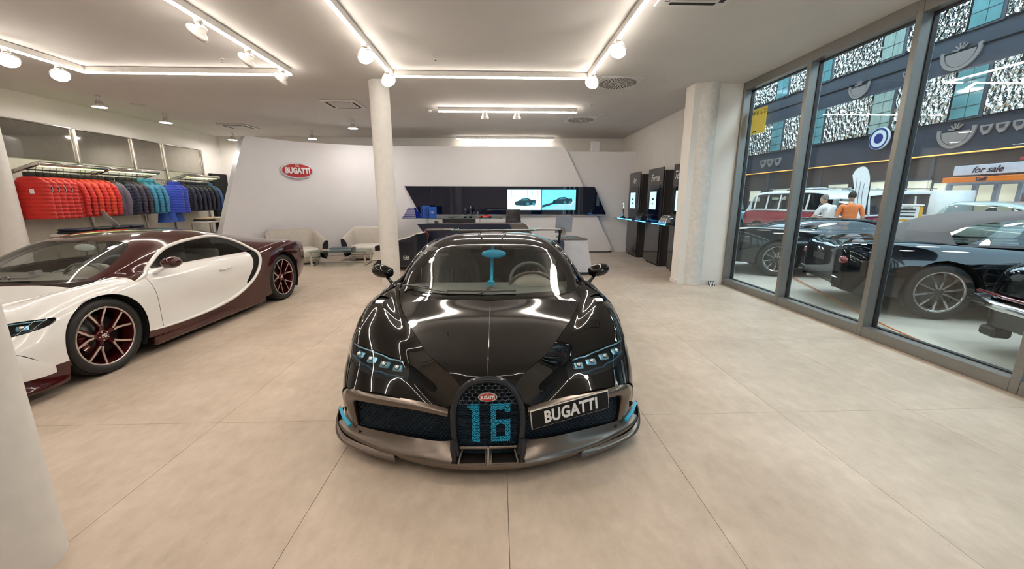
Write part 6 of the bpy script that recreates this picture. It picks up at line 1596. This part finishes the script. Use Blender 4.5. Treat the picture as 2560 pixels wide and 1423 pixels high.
# cable on the hall floor
cbp = spline(A([(6.2, 8.3, .012), (5.4, 6.1, .012), (4.95, 4.9, .012), (4.72, 4.1, .012), (4.62, 3.45, .012), (4.56, 2.95, .012), (4.5, 2.5, .012), (4.56, 1.8, .012)]), 10)
tag(MB().tube([tuple(p) for p in cbp], .009, 6).build('cable', mat('cable_orange', (.65, .16, .03), .5)), 'orange cable lying on the hall floor along the windows', 'cable')
# ---------------------------------------------------------------- two visitors
def person(lab, loc, rz, shirt, hairc, pose):
    J = {'pel': (0, 0, .95), 'waist': (0, .01, 1.08), 'chest': (0, .03, 1.28), 'neck': (0, .02, 1.46), 'nk2': (0, -.01, 1.53),
         'shl': (-.19, .02, 1.40), 'shr': (.19, .02, 1.40), 'ell': (-.27, .05, 1.13), 'elr': (.27, .05, 1.13), 'wrl': (-.25, -.12, .93), 'wrr': (.25, -.12, .93), 'hal': (-.24, -.17, .88), 'har': (.24, -.17, .88),
         'hil': (-.09, 0, .90), 'hir': (.09, 0, .90), 'knl': (-.10, -.02, .50), 'knr': (.11, -.03, .50), 'anl': (-.10, .04, .08), 'anr': (.12, .03, .08), 'tol': (-.11, -.13, .035), 'tor': (.14, -.14, .035)}
    Rr = {'pel': .15, 'waist': .14, 'chest': .165, 'neck': .065, 'nk2': .055, 'shl': .075, 'shr': .075, 'ell': .048, 'elr': .048, 'wrl': .033, 'wrr': .033, 'hal': .03, 'har': .03, 'hil': .10, 'hir': .10, 'knl': .062, 'knr': .062, 'anl': .042, 'anr': .042, 'tol': .032, 'tor': .032}
    for k_, p_ in pose.items(): J[k_] = p_
    E_ = [('pel', 'waist'), ('waist', 'chest'), ('chest', 'neck'), ('neck', 'nk2'), ('chest', 'shl'), ('chest', 'shr'), ('shl', 'ell'), ('shr', 'elr'), ('ell', 'wrl'), ('elr', 'wrr'), ('wrl', 'hal'), ('wrr', 'har'), ('pel', 'hil'), ('pel', 'hir'), ('hil', 'knl'), ('hir', 'knr'), ('knl', 'anl'), ('knr', 'anr'), ('anl', 'tol'), ('anr', 'tor')]
    names = list(J); me = bpy.data.meshes.new('figure'); me.from_pydata([J[n] for n in names], [(names.index(a), names.index(b)) for a, b in E_], [])
    o = bpy.data.objects.new('figure', me); COL.objects.link(o)
    o.modifiers.new('s', 'SKIN'); sv = me.skin_vertices[0].data
    for i, n in enumerate(names): q = Rr[n]; sv[i].radius = (q * (1.0 if n not in ('chest', 'waist', 'pel') else 1.08), q * (1.0 if n not in ('chest', 'waist', 'pel') else .72)); sv[i].use_root = n == 'pel'
    o.modifiers.new('d', 'SUBSURF').levels = 2
    dg = bpy.context.evaluated_depsgraph_get(); m2 = bpy.data.meshes.new_from_object(o.evaluated_get(dg)); bpy.data.objects.remove(o)
    root = thing('person', lab, 'person', loc, rz)
    skin = mat('skin', (.55, .33, .24), .5, var=.08); trs = mat('trousers_dark', (.035, .04, .06), .8); shoe = mat('shoes_dark', (.02, .018, .017), .5)
    m2.materials.clear()
    for q in (skin, shirt, trs, shoe): m2.materials.append(q)
    for p in m2.polygons:
        p.use_smooth = True; c = p.center; armz = abs(c.x) > .21 and c.z < 1.45
        p.material_index = 3 if c.z < .10 else (2 if c.z < .93 and abs(c.x) < .22 else (0 if (c.z > 1.455 or (armz and c.z < 1.16)) else 1))
    link('body', m2, None, root)
    hd = MB(); G = []
    hx, hy_, hz = J['nk2'][0], J['nk2'][1] - .01, J['nk2'][2] + .11
    for i in range(13):
        t = PI * i / 12
        G.append([(hx + .075 * math.sin(t) * math.cos(a) * (1 - .12 * max(0, -math.cos(t))), hy_ + .095 * math.sin(t) * math.sin(a) - (.010 if math.cos(t) < 0 else 0), hz + .118 * math.cos(t)) for a in np.linspace(0, 2 * PI, 19)])
    h_ = hd.grid(G).build('head', skin, root)
    for sd in (1, -1): MB().ell((hx + .076 * sd, hy_ + .005, hz - .005), (.012, .022, .032), 8, 6).build('ear', skin, h_); MB().ell((hx + .030 * sd, hy_ - .088, hz + .005), (.011, .008, .007), 8, 6).build('eye', m_dark, h_)
    MB().ell((hx, hy_ - .10, hz - .02), (.014, .02, .026), 8, 6).build('nose', skin, h_); MB().ell((hx, hy_ - .086, hz - .058), (.024, .008, .006), 8, 6).build('mouth', mat('lips', (.4, .18, .15), .5), h_)
    G = []
    for i in range(8):
        t = PI * .62 * i / 7
        G.append([(hx + .083 * math.sin(t) * math.cos(a), hy_ + .012 + .100 * math.sin(t) * math.sin(a) * (1 if math.sin(a) > 0 else .80), hz + .015 + .122 * math.cos(t) * (1 if math.sin(a) > -.2 or math.cos(t) > .35 else .6) + (0 if math.sin(a) > -.2 or math.cos(t) > .3 else .03)) for a in np.linspace(0, 2 * PI, 19)])
    MB().grid(G).build('hair', mat(hairc[0], hairc[1], .7, bump=.4, bscale=60), h_)
    for sd, k_ in ((-1, 'hal'), (1, 'har')):
        base = Vector(J[k_])
        for q in range(4): MB().tube([base + Vector((-.02 + .013 * q, -.01, 0)), base + Vector((-.024 + .015 * q, -.045, -.025)), base + Vector((-.024 + .015 * q, -.05, -.06 - .006 * (q in (1, 2)))) ], [.009, .008, .006], 6).build('finger', skin, root)
        MB().tube([base + Vector((-.028 * sd, .01, .01)), base + Vector((-.045 * sd, -.02, -.015)), base + Vector((-.04 * sd, -.045, -.035))], [.010, .009, .007], 6).build('thumb', skin, root)
    return root
person('person in an orange shirt with dark hair seen from behind in the hall', (9.0, 9.95, 0), R(150), mat('shirt_orange', (.72, .20, .06), .8, bump=.2, bscale=9), ('hair_dark', (.03, .022, .018)), {})
person('person in a white shirt leaning forward beside the one in orange', (8.95, 10.50, 0), R(195), mat('shirt_white', (.75, .76, .78), .8, bump=.2, bscale=9), ('hair_grey', (.18, .16, .15)), {'waist': (0, -.0, 1.08), 'chest': (0, -.04, 1.27), 'neck': (0, -.13, 1.42), 'nk2': (0, -.19, 1.46), 'shl': (-.22, -.06, 1.38), 'shr': (.22, -.06, 1.38), 'ell': (-.28, -.24, 1.05), 'elr': (.28, -.24, 1.05), 'wrl': (-.22, -.42, .96), 'wrr': (.22, -.42, .96), 'hal': (-.20, -.48, .95), 'har': (.20, -.48, .95)})
